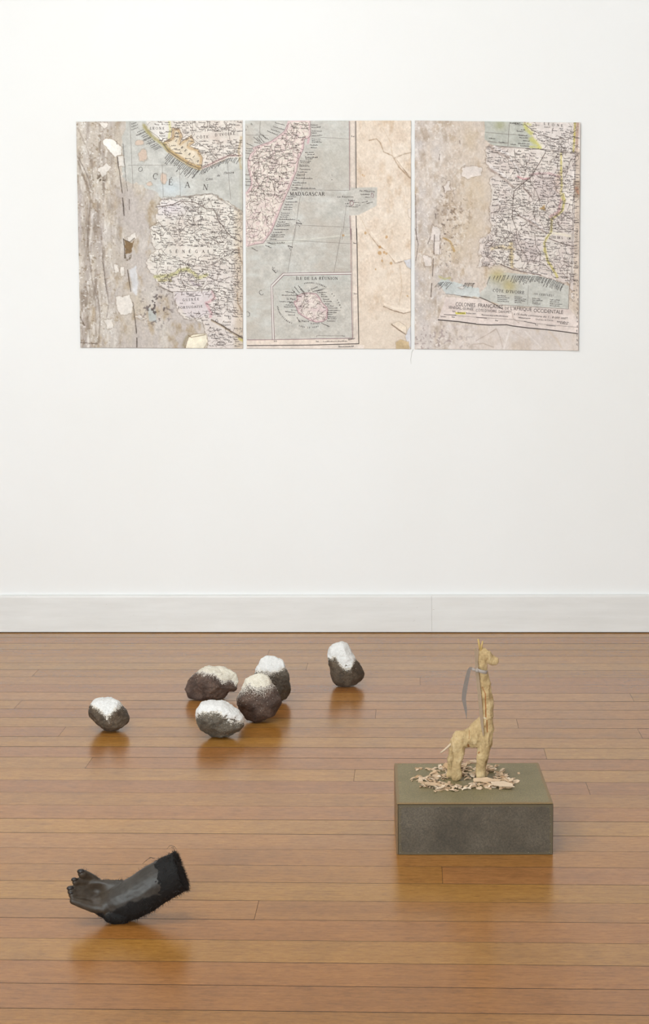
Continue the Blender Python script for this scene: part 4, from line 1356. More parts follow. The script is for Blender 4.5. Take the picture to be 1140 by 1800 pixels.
def chain(pts, ys=.8, q=None, dens=.35):
    """tapered limb through (x, y, z, r) points as a row of ellipsoids"""
    out = []
    q = q or Euler((0, 0, 0)).to_quaternion()
    for a, b in zip(pts[:-1], pts[1:]):
        L = math.dist(a[:3], b[:3])
        n = max(2, int(L / (dens * min(a[3], b[3]))) + 1)
        for i in range(n):
            t = i / (n - 1)
            p = [a[k] + (b[k] - a[k]) * t for k in range(4)]
            out.append((Vector(p[:3]), (p[3], p[3] * ys, p[3]), q))
    return out


def coords(me):
    a = np.empty(len(me.vertices) * 3, np.float32)
    me.vertices.foreach_get('co', a)
    return a.reshape(-1, 3).astype(float)


def set_coords(me, a):
    me.vertices.foreach_set('co', a.astype(np.float32).ravel())
    me.update()


def normals(me):
    a = np.empty(len(me.vertices) * 3, np.float32)
    me.vertices.foreach_get('normal', a)
    return a.reshape(-1, 3).astype(float)


def n3(P, scale, seed=0.0):
    return np.array([noise.noise((p[0] * scale + seed, p[1] * scale - seed, p[2] * scale + 2 * seed)) for p in P])


def float_attr(me, name, vals):
    at = me.attributes.new(name, 'FLOAT', 'POINT')
    at.data.foreach_set('value', np.asarray(vals, np.float32))


# ------------------------------------------------------------------ rocks with white powder
def mat_rock(name, dark, mid, light):
    k = NT(name)
    c = k.obj()
    n1 = k.noise(c, 22, 6, .65)
    n2 = k.noise(c, 240, 4, .7)
    col = k.ramp(n1, [(.3, dark), (.52, mid), (.72, light)])
    sp = k.ramp(n2, [(.3, (.6, .6, .6, 1)), (.5, (1, 1, 1, 1)), (.7, (1.5, 1.45, 1.35, 1))])
    col = k.mix(1.0, col, sp, 'MULTIPLY')
    d = k.n('ShaderNodeAttribute', attribute_name='dust')
    grain = k.noise(c, 420, 3, .75)
    m = k.math('ADD', k.math('MULTIPLY', d.outputs['Fac'], .62), k.math('MULTIPLY', grain, 1.0))
    mask = k.ramp(m, [(.78, (0, 0, 0, 1)), (.86, (1, 1, 1, 1))])
    s = k.n('ShaderNodeSeparateColor')
    k.l(mask, s.inputs[0])
    k.base(k.mix(s.outputs[0], col, rgba(226, 218, 206)))
    k.rough(.82)
    h = k.math('ADD', k.math('MULTIPLY', k.noise(c, 90, 6, .7), 1.0), k.math('MULTIPLY', n2, .4))
    k.bump(h, .55, .0025)
    return k.m


def mat_powder(name, a, b):
    k = NT(name)
    c = k.obj()
    g = k.noise(c, 330, 4, .7)
    k.base(k.ramp(g, [(.25, a), (.55, b), (.8, (.9, .9, .89, 1))]))
    k.rough(.9)
    k.bump(g, .6, .002)
    return k.m


M_ROCK = mat_rock('grey_brown_stone', rgba(56, 46, 37), rgba(85, 72, 58), rgba(108, 94, 78))
M_ROCKG = mat_rock('grey_stone', rgba(64, 58, 50), rgba(92, 84, 73), rgba(118, 110, 97))
M_ROCKB = mat_rock('red_brown_stone', rgba(50, 37, 31), rgba(82, 64, 55), rgba(104, 84, 72))
M_POW = mat_powder('white_salt_powder', rgba(196, 192, 188), rgba(228, 226, 223))
M_POWC = mat_powder('cream_salt_powder', rgba(188, 174, 150), rgba(226, 218, 202))


def make_rock(label, outline, powder, mrock, mpow, seed, depth=.85, base=None, ydepth=0.0, dustw=.045):
    xs, ys = [p[0] for p in outline], [p[1] for p in outline]
    pb = max(ys)
    bx = base if base is not None else sum(xs) / len(xs)
    loc = floor_at(bx, pb - 2.0)
    loc = Vector((loc.x, loc.y, 0)) + Vector((-math.sin(YAW), math.cos(YAW), 0)) * ydepth
    k = px_scale(loc)
    el = math.asin((CAM.z) / (loc - CAM).length)
    kz = k / math.cos(el)
    poly = [((x - bx) * k, (pb - y) * kz) for x, y in outline]
    cx = (min(p[0] for p in poly) + max(p[0] for p in poly)) / 2
    cz = (max(p[1] for p in poly)) * .48
    hw = (max(p[0] for p in poly) - min(p[0] for p in poly)) / 2
    # silhouette radius by angle
    NA = 720
    R = np.zeros(NA)
    for i in range(NA):
        a = 2 * math.pi * i / NA
        dx, dz = math.cos(a), math.sin(a)
        best = 0
        for (x0, z0), (x1, z1) in zip(poly, poly[1:] + poly[:1]):
            ex, ez = x1 - x0, z1 - z0
            det = dx * (-ez) + ex * dz
            if abs(det) < 1e-12:
                continue
            qx, qz = x0 - cx, z0 - cz
            t = (qx * (-ez) + ex * qz) / det
            u = (dx * qz - dz * qx) / det
            if t > 0 and -1e-6 <= u <= 1 + 1e-6:
                best = max(best, t)
        R[i] = best
    for _ in range(5):
        R = (np.roll(R, 1) + 2 * R + np.roll(R, -1)) / 4
    bm = bmesh.new()
    bmesh.ops.create_icosphere(bm, subdivisions=6, radius=1)
    me = bpy.data.meshes.new('stone')
    bm.to_mesh(me)
    bm.free()
    d = coords(me)
    th = np.arctan2(d[:, 2], d[:, 0]) % (2 * math.pi)
    ii = th / (2 * math.pi) * NA
    i0 = ii.astype(int) % NA
    Rt = R[i0] * (1 - (ii - np.floor(ii))) + R[(i0 + 1) % NA] * (ii - np.floor(ii))
    s = np.hypot(d[:, 0], d[:, 2])
    e = 2.5
    dy = hw * depth
    r = ((s / Rt) ** e + (np.abs(d[:, 1]) / dy) ** e) ** (-1 / e)
    P = d * r[:, None]
    rg = random.Random(seed)
    for _ in range(14):                         # broken facets, mostly on the faces turned along y
        n = Vector((rg.gauss(0, .7), rg.choice([-1, -1, 1]) * rg.uniform(.5, 1), rg.gauss(0, .7))).normalized()
        h = P @ np.array(n)
        lim = h.max() * rg.uniform(.82, .93)
        P -= np.clip(h - lim, 0, None)[:, None] * np.array(n) * .85
    nz = n3(d, 2.4, seed) * .05 + n3(d, 6, seed + 3) * .026 + n3(d, 15, seed + 5) * .012
    P += d * (nz * hw)[:, None]
    P += np.array((cx, 0, cz))
    fl_ = P[:, 2] < .004
    P[:, 2] = np.where(fl_, .004 * np.exp((P[:, 2] - .004) / .03), P[:, 2]) - .0005
    set_coords(me, P)
    me.polygons.foreach_set('use_smooth', [True] * len(me.polygons))
    # powder: everything above the border line read across the rock
    bp = sorted([((x - bx) * k, (pb - y) * kz) for x, y in powder])
    zi = P[:, 2] * math.cos(el) / math.cos(el) + P[:, 1] * math.tan(el)
    lim = np.interp(P[:, 0], [p[0] for p in bp], [p[1] for p in bp])
    N = normals(me)
    m = (zi - lim) + n3(P, 55, seed + 9) * .006 + n3(P, 160, seed + 2) * .006 + n3(P, 420, seed + 4) * .006
    m = np.where(N[:, 2] < -.15, np.minimum(m, -.01), m)
    float_attr(me, 'dust', np.clip(.55 + m / dustw, 0, 1))
    root = empty('rock', (loc.x, loc.y, 0), YAW)
    tag(root, label, 'rock', 'rocks topped with white powder')
    link('stone', me, mrock, root)
    # the heaped powder as a crust of its own
    off = np.clip(m / .012, -1, 1)
    grain = n3(P, 330, seed + 1) * .0011 + n3(P, 130, seed + 7) * .0012
    Q = P + N * (off * .0024 - .0006 + grain * (off > 0))[:, None]
    tri = np.array([p.vertices[:] for p in me.polygons])
    keep = tri[(m[tri] > -.006).any(1)]
    used = np.unique(keep)
    mp = np.full(len(P), -1)
    mp[used] = np.arange(len(used))
    cap = bpy.data.meshes.new('powder_cap')
    cap.from_pydata([tuple(v) for v in Q[used]], [], [tuple(int(mp[i]) for i in f) for f in keep])
    cap.polygons.foreach_set('use_smooth', [True] * len(cap.polygons))
    link('powder_cap', cap, mpow, root)
    # loose grains dusted down the flanks
    gv, gf = [], []
    prob = np.exp(-np.clip(-m, 0, None) / (dustw * .22)) * (m < .002) * (N[:, 2] > -.2)
    for i in np.where(np.array([rg.random() for _ in range(len(P))]) < prob * .22)[0]:
        c, r0 = Vector(P[i]) + Vector(N[i]) * .0003, rg.uniform(.0004, .0011)
        b = len(gv)
        gv += [tuple(c + Vector((rg.gauss(0, .15), rg.gauss(0, .15), rg.gauss(0, .15))) * r0 + Vector(d_) * r0) for d_ in ((1, 0, 0), (-1, 0, 0), (0, 1, 0), (0, -1, 0), (0, 0, 1), (0, 0, -1))]
        gf += [(b + x, b + y, b + z) for x, y, z in ((0, 2, 4), (2, 1, 4), (1, 3, 4), (3, 0, 4), (2, 0, 5), (1, 2, 5), (3, 1, 5), (0, 3, 5))]
    gm = bpy.data.meshes.new('powder_grains')
    gm.from_pydata(gv, [], gf)
    link('powder_grains', gm, mpow, root)['kind'] = 'stuff'
    return root


CA, CB = crop(130, 1200, 7.125), crop(300, 1120, 3.0)
make_rock('small brown rock with a white powder cap, lying apart from the cluster of rocks',
          CA([(190, 380), (205, 300), (240, 250), (330, 215), (470, 215), (560, 250), (610, 300), (650, 370), (700, 450), (690, 500), (650, 540), (560, 590), (480, 605), (380, 615), (330, 580), (260, 530), (210, 480)]),
          CA([(180, 240), (235, 285), (330, 345), (400, 410), (440, 450), (490, 420), (530, 360), (600, 305), (640, 290)]), M_ROCK, M_POW, 3, .85)
make_rock('long red-brown rock with an overhanging end and cream powder along its top',
          CB([(67, 290), (80, 260), (110, 230), (150, 200), (190, 185), (260, 183), (310, 200), (345, 225), (357, 260), (350, 295), (330, 310), (303, 304), (290, 325), (275, 347), (200, 350), (140, 345), (95, 340), (82, 325), (76, 306)]),
          CB([(67, 250), (120, 205), (150, 208), (190, 222), (240, 230), (270, 262), (310, 255), (350, 280)]), M_ROCKB, M_POWC, 11, .6, 508 / 1.25 - 40, .05)
make_rock('low grey rock under a thick white powder cap, in front of the red-brown rocks',
          CB([(133, 425), (140, 390), (165, 355), (200, 347), (270, 347), (320, 370), (360, 400), (385, 430), (385, 470), (365, 500), (330, 515), (300, 530), (260, 535), (215, 530), (190, 510), (160, 490), (140, 460)]),
          CB([(130, 432), (180, 405), (255, 402), (285, 430), (320, 455), (388, 450)]), M_ROCKG, M_POW, 17, .75)
make_rock('round dark red-brown rock dusted with cream powder, leaning against a grey rock',
          CB([(350, 350), (352, 320), (375, 285), (390, 260), (400, 225), (420, 203), (470, 200), (505, 212), (530, 240), (555, 280), (585, 320), (592, 350), (575, 390), (545, 420), (500, 440), (440, 450), (400, 435), (370, 405), (355, 375)]),
          CB([(350, 300), (390, 275), (420, 262), (460, 285), (500, 275), (545, 245), (590, 240)]), M_ROCKB, M_POWC, 23, .7, None, 0.0, .11)
make_rock('tall grey rock with a white powder top, behind the round red-brown rock',
          CB([(438, 215), (460, 165), (480, 135), (510, 120), (550, 125), (590, 145), (605, 175), (620, 210), (630, 260), (630, 310), (615, 340), (595, 352), (540, 357), (480, 350), (450, 310), (438, 260)]),
          CB([(430, 205), (470, 200), (510, 208), (560, 200), (610, 178), (640, 170)]), M_ROCKG, M_POW, 29, .6, None, .03)
make_rock('upright wedge-shaped grey rock with powder running down one side, standing alone',
          CB([(828, 100), (840, 60), (870, 38), (900, 30), (930, 42), (945, 65), (955, 95), (975, 120), (1005, 160), (1025, 205), (1010, 235), (985, 248), (965, 262), (910, 265), (875, 260), (855, 245), (845, 210), (835, 160), (830, 120)]),
          CB([(820, 120), (865, 112), (890, 150), (920, 172), (948, 172), (965, 140), (985, 90), (1030, 60)]), M_ROCK, M_POW, 43, .7)


# ------------------------------------------------------------------ plinth
def mat_sheet(name, a, b, c_, edge):
    k = NT(name)
    c = k.obj()
    n1 = k.noise(c, 9, 5, .6)
    col = k.ramp(n1, [(.3, a), (.5, b), (.7, c_)])
    n2 = k.noise(c, 300, 4, .75)
    g = k.ramp(n2, [(.28, (.5, .5, .5, 1)), (.5, (1, 1, 1, 1)), (.72, (1.6, 1.56, 1.45, 1))])
    col = k.mix(1.0, col, g, 'MULTIPLY')
    # rubbed, browned rims of the sheet
    at = k.n('ShaderNodeAttribute', attribute_name='rim')
    w = k.math('ADD', at.outputs['Fac'], k.math('MULTIPLY', k.noise(c, 45, 5, .7), .9))
    rim = k.ramp(w, [(.98, (0, 0, 0, 1)), (1.12, (1, 1, 1, 1))])
    s = k.n('ShaderNodeSeparateColor')
    k.l(rim, s.inputs[0])
    k.base(k.mix(k.math('MULTIPLY', s.outputs[0], .65), col, edge))
    k.rough(.55)
    k.bump(n2, .25, .0008)
    return k.m


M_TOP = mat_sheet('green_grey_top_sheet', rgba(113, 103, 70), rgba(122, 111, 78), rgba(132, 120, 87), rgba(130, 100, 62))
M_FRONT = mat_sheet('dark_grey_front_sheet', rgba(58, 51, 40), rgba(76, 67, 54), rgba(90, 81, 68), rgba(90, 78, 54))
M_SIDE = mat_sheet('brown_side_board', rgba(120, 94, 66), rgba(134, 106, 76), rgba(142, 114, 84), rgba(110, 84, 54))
M_NAIL = mat_plain('dull_nail_head', (.2, .18, .14, 1), .5)

PH, PWD, PDP = .1305, .380, .357
plinth = empty('plinth', (.154 - .5 * PDP * math.sin(.024), 4.029 + .5 * PDP, 0), .024)
tag(plinth, 'low rectangular plinth clad in green-grey and dark grey sheet under the carved giraffe', 'plinth')


def sheet_panel(name, x0, x1, y0, y1, z0, z1, axes, mat, nu=40, nv=26):
    """thin clad panel, finely cut so that its worn rim can be stored on the corners"""
    bm = box_bm(x0, x1, y0, y1, z0, z1, .0006)
    ed = [e for e in bm.edges if e.calc_length() > .02]
    bmesh.ops.subdivide_edges(bm, edges=ed, cuts=24, use_grid_fill=True)
    me = mesh_from_bm(name, bm)
    P = coords(me)
    lo, hi = P.min(0), P.max(0)
    d = np.minimum.reduce([np.minimum(P[:, a] - lo[a], hi[a] - P[:, a]) for a in axes])
    float_attr(me, 'rim', np.clip(1 - d / .012, 0, 1))
    return link(name, me, mat, plinth)


hx, hy = PWD / 2, PDP / 2
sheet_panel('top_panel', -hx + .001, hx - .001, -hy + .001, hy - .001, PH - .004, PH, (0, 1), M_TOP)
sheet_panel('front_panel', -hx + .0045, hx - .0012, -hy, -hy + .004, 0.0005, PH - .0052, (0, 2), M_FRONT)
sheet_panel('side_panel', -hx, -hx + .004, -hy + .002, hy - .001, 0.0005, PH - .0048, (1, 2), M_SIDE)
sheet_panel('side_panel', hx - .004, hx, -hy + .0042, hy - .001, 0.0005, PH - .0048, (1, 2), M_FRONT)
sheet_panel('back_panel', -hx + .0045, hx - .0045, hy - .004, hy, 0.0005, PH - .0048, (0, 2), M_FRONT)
link('core', mesh_from_bm('core', box_bm(-hx + .006, hx - .006, -hy + .006, hy - .006, .001, PH - .0055)), M_SUB, plinth)
bm = bmesh.new()
bmesh.ops.create_uvsphere(bm, u_segments=8, v_segments=5, radius=.0010)
NAILME = mesh_from_bm('nail', bm, True)
NAILME.materials.append(M_NAIL)
for i in range(9):
    x = -hx + .012 + i * (PWD - .024) / 8
    for z in (PH - .011, .006):
        if (i * 7 + int(z * 1000)) % 4 == 0:
            continue
        link('nail', NAILME, None, plinth, (x + rnd.uniform(-.004, .004), -hy - .0001, z))
for i in range(1, 5):
    for x in (-hx + .009, hx - .007):
        link('nail', NAILME, None, plinth, (x, -hy - .0001, .006 + i * .024 + rnd.uniform(-.004, .004)))


# ------------------------------------------------------------------ carved giraffe
def mat_carved():
    k = NT('pale_carved_wood')
    c = k.obj()
    g1 = k.noise(k.mapping(c, (1, 1, .22)), 260, 5, .7)
    g2 = k.noise(c, 34, 5, .6)
    col = k.ramp(g2, [(.3, rgba(160, 133, 92)), (.5, rgba(182, 155, 112)), (.72, rgba(202, 178, 138))])
    col = k.mix(1.0, col, k.ramp(g1, [(.28, (.66, .6, .5, 1)), (.45, (1, 1, 1, 1)), (.7, (1.1, 1.1, 1.08, 1))]), 'MULTIPLY')
    at = k.n('ShaderNodeAttribute', attribute_name='pith')
    w = k.math('ADD', at.outputs['Fac'], k.math('MULTIPLY', g1, .5))
    m = k.ramp(w, [(.75, (0, 0, 0, 1)), (.95, (1, 1, 1, 1))])
    s = k.n('ShaderNodeSeparateColor')
    k.l(m, s.inputs[0])
    k.base(k.mix(s.outputs[0], col, rgba(150, 100, 54)))
    k.rough(.8)
    k.bump(k.math('ADD', g1, k.math('MULTIPLY', k.noise(c, 95, 4, .6), 1.4)), .5, .0016)
    return k.m


M_CARVE = mat_carved()
M_SPLINT = mat_plain('pale_pink_stick', rgba(200, 178, 152), .8)
M_HORN = mat_plain('straw_stick', rgba(192, 160, 100), .8)
M_STRAP = mat_plain('grey_cloth_strap', rgba(166, 155, 147), .85)
M_PIN = mat_plain('white_wedge', rgba(230, 222, 205), .6)

gp_ = floor_at(822, 1369.5, PH)
GK = px_scale(gp_) / 6.333
giraffe = empty('carved_giraffe', (gp_.x, gp_.y, PH), YAW)
tag(giraffe, 'rough carved pale wooden giraffe with a grey strap tied round its neck', 'sculpture')


def G(x, y, dy=0.0):
    return (x - 520) * GK, dy * GK, (1580 - y) * GK / .955


def GC(*pts):
    return [G(x, y, d) + (r * GK,) for x, y, d, r in pts]


def carve(P, sc):
    """knife facets: shallow scoops meeting in low ridges"""
    return np.array([noise.voronoi((p[0] * sc, p[1] * sc, p[2] * sc * .6))[0][0] - .45 for p in P]) * .0078


blobs = []
blobs += chain(GC((412, 1205, -22, 80), (412, 1280, -34, 64), (398, 1360, -46, 53), (390, 1450, -50, 51), (392, 1542, -50, 54)), .85)
blobs += chain(GC((385, 1200, 22, 70), (355, 1300, 40, 50), (338, 1400, 54, 40), (330, 1500, 58, 38), (328, 1550, 58, 40)), .85)
blobs += chain(GC((700, 1180, -20, 80), (692, 1270, -34, 62), (662, 1370, -46, 50), (652, 1470, -50, 47), (660, 1545, -50, 50)), .85)
blobs += chain(GC((715, 1180, 22, 76), (712, 1290, 40, 54), (692, 1400, 54, 44), (690, 1500, 56, 40), (694, 1548, 56, 44)), .85)
blobs += chain(GC((415, 1180, 0, 88), (450, 1140, 0, 98), (540, 1128, 0, 104), (620, 1122, 0, 118), (690, 1130, 0, 108), (712, 1160, 0, 84)), .85)
blobs += chain(GC((590, 1080, 0, 80), (660, 1010, 0, 84), (715, 960, 0, 80), (728, 880, 0, 72)), .85)
blobs += chain(GC((700, 1100, 0, 96), (725, 1000, 0, 76), (728, 880, 0, 71)), .85)
bodyme = fuse(blobs, .0015, 3)
P = coords(bodyme)
zc = G(0, 908)[2]
P[:, 2] = np.minimum(P[:, 2], zc + .0004 * np.tanh((P[:, 2] - zc) / .001))
P[:, 2] = np.maximum(P[:, 2], 0.0)
N = normals(bodyme)
P += N * (carve(P, 62) + n3(P, 240, 5) * .0008)[:, None]
P[:, 2] = np.maximum(P[:, 2], 0.0)
set_coords(bodyme, P)


def pith(me, segs):
    P = coords(me)
    out = np.zeros(len(P))
    for (x0, z0), (x1, z1), w in segs:
        dx, dz = x1 - x0, z1 - z0
        t = np.clip(((P[:, 0] - x0) * dx + (P[:, 2] - z0) * dz) / (dx * dx + dz * dz), 0, 1)
        dd = np.hypot(P[:, 0] - x0 - t * dx, P[:, 2] - z0 - t * dz)
        out = np.maximum(out, np.where(P[:, 1] < 0, np.clip(1 - dd / w, 0, 1), 0))
    float_attr(me, 'pith', out)


def g2(x, y):
    a = G(x, y)
    return a[0], a[2]


pith(bodyme, [(g2(722, 925), g2(728, 1050), .004), (g2(700, 985), g2(702, 1000), .003), (g2(515, 1190), g2(535, 1240), .006), (g2(318, 1300), g2(335, 1390), .003), (g2(335, 1390), g2(330, 1440), .003), (g2(640, 1265), g2(630, 1280), .004), (g2(530, 1040), g2(525, 1120), .002)])
link('body', bodyme, M_CARVE, giraffe)

blobs = chain(GC((728, 940, 0, 71), (726, 800, 0, 74), (722, 690, 0, 72), (705, 560, 0, 62), (690, 460, 0, 55), (683, 390, 0, 48), (680, 320, 0, 50)), .9)
blobs += chain(GC((680, 330, 0, 50), (684, 262, 0, 66), (700, 214, 0, 52)), .85)
blobs += chain(GC((705, 236, 0, 66), (748, 268, 0, 60), (790, 294, 0, 50), (812, 300, 0, 43)), .8)
blobs += chain(GC((700, 205, 0, 48), (740, 236, 0, 44), (790, 276, 0, 38)), .8)
neckme = fuse(blobs, .0014, 4)
P = coords(neckme)
zn = zc + .0016
P[:, 2] = np.maximum(P[:, 2], zn)
N = normals(neckme)
P += N * (carve(P, 74) * .75 + n3(P, 260, 15) * .0008)[:, None]
P[:, 2] = np.maximum(P[:, 2], zn)
set_coords(neckme, P)
pith(neckme, [(g2(672, 570), g2(705, 640), .003), (g2(705, 640), g2(712, 895), .004)])
link('neck_and_head', neckme, M_CARVE, giraffe)
w0 = G(712, 912, -20)
link('wedge', mesh_from_bm('wedge', box_bm(w0[0] - 30 * GK, w0[0] + 34 * GK, -58 * GK, 30 * GK, zc, zn, .0002)), M_PIN, giraffe)


def tube_mesh(name, pts, rad, sides=7, closed_ends=True):
    bm = bmesh.new()
    rings = []
    pts = [Vector(p) for p in pts]
    for i, p in enumerate(pts):
        t = (pts[min(i + 1, len(pts) - 1)] - pts[max(i - 1, 0)]).normalized()
        u = t.orthogonal().normalized()
        if abs(t.z) < .95:
            u = t.cross(Vector((0, 0, 1))).normalized()
        v = t.cross(u)
        rings.append([bm.verts.new(p + (u * math.cos(a) + v * math.sin(a)) * rad[i]) for a in [2 * math.pi * j / sides for j in range(sides)]])
    for a, b in zip(rings[:-1], rings[1:]):
        for j in range(sides):
            bm.faces.new((a[j], a[(j + 1) % sides], b[(j + 1) % sides], b[j]))
    bm.faces.new(rings[0][::-1])
    bm.faces.new(rings[-1])
    return mesh_from_bm(name, bm, True)


link('horn', tube_mesh('horn', [G(652, 195, 12), G(644, 130, 14), G(631, 68, 16)], [12 * GK, 11 * GK, 9 * GK]), M_HORN, giraffe)
link('horn', tube_mesh('horn', [G(662, 195, -14), G(668, 130, -16), G(680, 84, -18)], [12 * GK, 10 * GK, 8 * GK]), M_HORN, giraffe)
link('tail', tube_mesh('tail', [G(345, 1180), G(300, 1225), G(255, 1262), G(215, 1292)], [14 * GK, 13 * GK, 12 * GK, 9 * GK]), M_SPLINT, giraffe)
# flat stick lashed behind the neck, split at its upper end
link('splint', ribbon_mesh('splint', [G(597, 156, -40), G(604, 260, -42), G(612, 380, -50), G(630, 560, -62), G(650, 760, -74), G(662, 900, -76), G(672, 1000, -82), G(682, 1085, -96)],
                           [v * GK for v in (22, 30, 36, 40, 40, 36, 26, 10)], (0, -1, 0), .0022), M_SPLINT, giraffe)
link('splint', ribbon_mesh('splint', [G(622, 168, -50), G(620, 240, -50), G(616, 330, -52)], [v * GK for v in (22, 20, 8)], (0, -1, 0), .0016), M_SPLINT, giraffe)


def band(name, pts, half, thick):
    """closed strap round the neck"""
    bm = bmesh.new()
    A = [bm.verts.new(Vector(p) + Vector((0, 0, half))) for p in pts]
    B = [bm.verts.new(Vector(p) - Vector((0, 0, half))) for p in pts]
    n = len(pts)
    for i in range(n):
        j = (i + 1) % n
        bm.faces.new((A[i], A[j], B[j], B[i]))
    bmesh.ops.recalc_face_normals(bm, faces=bm.faces[:])
    bmesh.ops.solidify(bm, geom=bm.faces[:], thickness=-thick)
    return mesh_from_bm(name, bm, True)


loop = []
for i in range(28):
    a = 2 * math.pi * i / 28
    x = 664 + 70 * math.cos(a)
    y = 396 + 18 * math.cos(a) - 4 * math.sin(a)
    loop.append(G(x, y, 74 * math.sin(a) - 6))
strap = link('strap', band('strap', loop, 19 * GK, .0018), M_STRAP, giraffe)
kn = fuse([(Vector(G(575, 378, -70)), (32 * GK, 22 * GK, 17 * GK), Euler((0, .35, 0)).to_quaternion()), (Vector(G(610, 392, -66)), (26 * GK, 20 * GK, 20 * GK), Euler((0, .5, 0)).to_quaternion()),
           (Vector(G(548, 366, -70)), (18 * GK, 18 * GK, 13 * GK), Euler((0, 0, 0)).to_quaternion())], .0009, 3)
link('knot', kn, M_STRAP, strap)
link('strap_tail', ribbon_mesh('strap_tail', [G(560, 362, -84), G(538, 362, -86), G(522, 385, -88), G(506, 450, -86), G(487, 540, -84), G(472, 620, -82), G(466, 690, -82), G(477, 750, -84), G(489, 820, -84), G(494, 870, -84), G(496, 908, -84)],
                                 [v * GK for v in (30, 36, 40, 44, 48, 50, 46, 38, 26, 10, 5)], (0, -1, 0), .0014), M_STRAP, strap)


# ------------------------------------------------------------------ wood chips on the plinth
def mat_chip():
    k = NT('cut_wood_chip')
    oi = k.n('ShaderNodeObjectInfo')
    c = k.obj()
    g = k.noise(k.mapping(c, (.3, 1, 1)), 500, 4, .7)
    a = k.ramp(oi.outputs['Random'], [(0, rgba(212, 184, 154)), (.3, rgba(196, 166, 134)), (.6, rgba(224, 200, 174)), (.8, rgba(184, 150, 114)), (1, rgba(230, 212, 190))])
    k.base(k.mix(1.0, a, k.ramp(g, [(.3, (.8, .76, .7, 1)), (.6, (1.05, 1.05, 1.04, 1))]), 'MULTIPLY'))
    k.rough(.85)
    return k.m


M_CHIP = mat_chip()


def chip_mesh(seed, ln=1.0, wd=.45, bend=.6, th=.07):
    r = random.Random(seed)
    bm = bmesh.new()
    nu, nv = 5, 3
    g = []
    for i in range(nu):
        u = i / (nu - 1) - .5
        w = wd * (1 - (abs(u) * 2) ** 2 * r.uniform(.2, .8)) * r.uniform(.8, 1.1)
        row = []
        for j in range(nv):
            v = j / (nv - 1) - .5
            x = u * ln + r.uniform(-.07, .07)
            y = v * w + r.uniform(-.03, .03)
            z = bend * (.25 - u * u) * .6 + .18 * bend * v * v * 4 * r.uniform(-.4, .6)
            row.append(bm.verts.new((x, y, z)))
        g.append(row)
    for i in range(nu - 1):
        for j in range(nv - 1):
            bm.faces.new((g[i][j], g[i + 1][j], g[i + 1][j + 1], g[i][j + 1]))
    bmesh.ops.recalc_face_normals(bm, faces=bm.faces[:])
    bmesh.ops.solidify(bm, geom=bm.faces[:], thickness=th)
    me = mesh_from_bm('wood_chip', bm)
    me.materials.append(M_CHIP)
    return me


CHIPS = [chip_mesh(s_, 1.0, w_, b_, t_) for s_, w_, b_, t_ in ((1, .5, .5, .09), (2, .42, .8, .08), (3, .62, .3, .1), (4, .35, .9, .08), (5, .7, .6, .09), (6, .3, .2, .1), (7, .55, 1.0, .08), (8, .8, .4, .1))]
LEGS = [(388, 1545, -62), (325, 1550, 68), (655, 1545, -62), (690, 1548, 66)]
legxy = []
for x, y, d in LEGS:
    g_ = G(x, y, d)
    legxy.append(giraffe.matrix_basis @ Vector((g_[0], g_[1], 0)))
placed = []
cr_ = random.Random(5)
CL = [(755, 1378, 14, 4, 24, 'in the heap beside the giraffe\'s hind feet'), (770, 1365, 14, 5, 30, 'in the heap under the giraffe\'s tail'), (786, 1352, 13, 4, 28, 'in the heap behind the giraffe\'s tail'),
      (742, 1369, 8, 3, 12, 'at the loose end of the heap under the tail'), (776, 1387, 12, 3, 18, 'in front of the giraffe\'s hind feet'), (815, 1351, 11, 5, 30, 'behind the gap between the giraffe\'s legs'),
      (822, 1364, 9, 4, 18, 'between the giraffe\'s hind and fore feet'), (862, 1354, 12, 4, 24, 'behind the giraffe\'s forefeet'), (879, 1364, 11, 4, 24, 'in the heap before the giraffe\'s chest'),
      (897, 1374, 7, 4, 22, 'at the far end of the heap before the giraffe\'s chest'), (885, 1382, 12, 3, 14, 'beside the broad shaving'), (846, 1382, 14, 3, 18, 'beside the longest shaving'), (806, 1383, 12, 3, 16, 'in the thin line joining the two front heaps')]


def put_chip(me, x, y, z, size, rot, label, group='wood chips round the giraffe'):
    o = bpy.data.objects.new('wood_chip', me)
    COL.objects.link(o)
    o.location = (x, y, z)
    o.scale = (size, size, size)
    o.rotation_euler = rot
    tag(o, label, 'wood chip', group)
    return o


for mx, my, sx, sy, n, where in CL:
    for _ in range(n):
        p = floor_at(cr_.gauss(mx, sx), cr_.gauss(my, sy), PH)
        if any((p.xy - l.xy).length < .017 for l in legxy):
            continue
        size = cr_.choice([.010, .012, .015, .018, .021, .025]) * cr_.uniform(.85, 1.15)
        near = sum(1 for q in placed if (q - p.xy).length < .007)
        placed.append(p.xy.copy())
        z = PH + .0012 + min(near, 4) * .0028
        put_chip(cr_.choice(CHIPS), p.x, p.y, z, size, (cr_.gauss(0, .22), cr_.gauss(0, .22), cr_.uniform(0, 6.28)), ('small' if size < .0135 else 'larger') + ' pale wood chip ' + where)
LONG = chip_mesh(31, 1.0, .34, .22, .03)
LONG2 = chip_mesh(36, 1.0, .42, .2, .03)
for px, py, ln, rz, me, lab in ((855, 1379, .062, -.12, LONG, 'longest flat pale shaving lying in front of the giraffe\'s forelegs'), (882, 1386, .058, -.25, LONG2, 'broad pale shaving at the front edge of the chip litter'), (762, 1386, .044, -.45, LONG, 'narrow rolled pale shaving beside the green top sheet\'s bare front')):
    p = floor_at(px, py, PH)
    put_chip(me, p.x, p.y, PH + .011, ln, (.25, 0, rz), lab, 'long wood shavings')
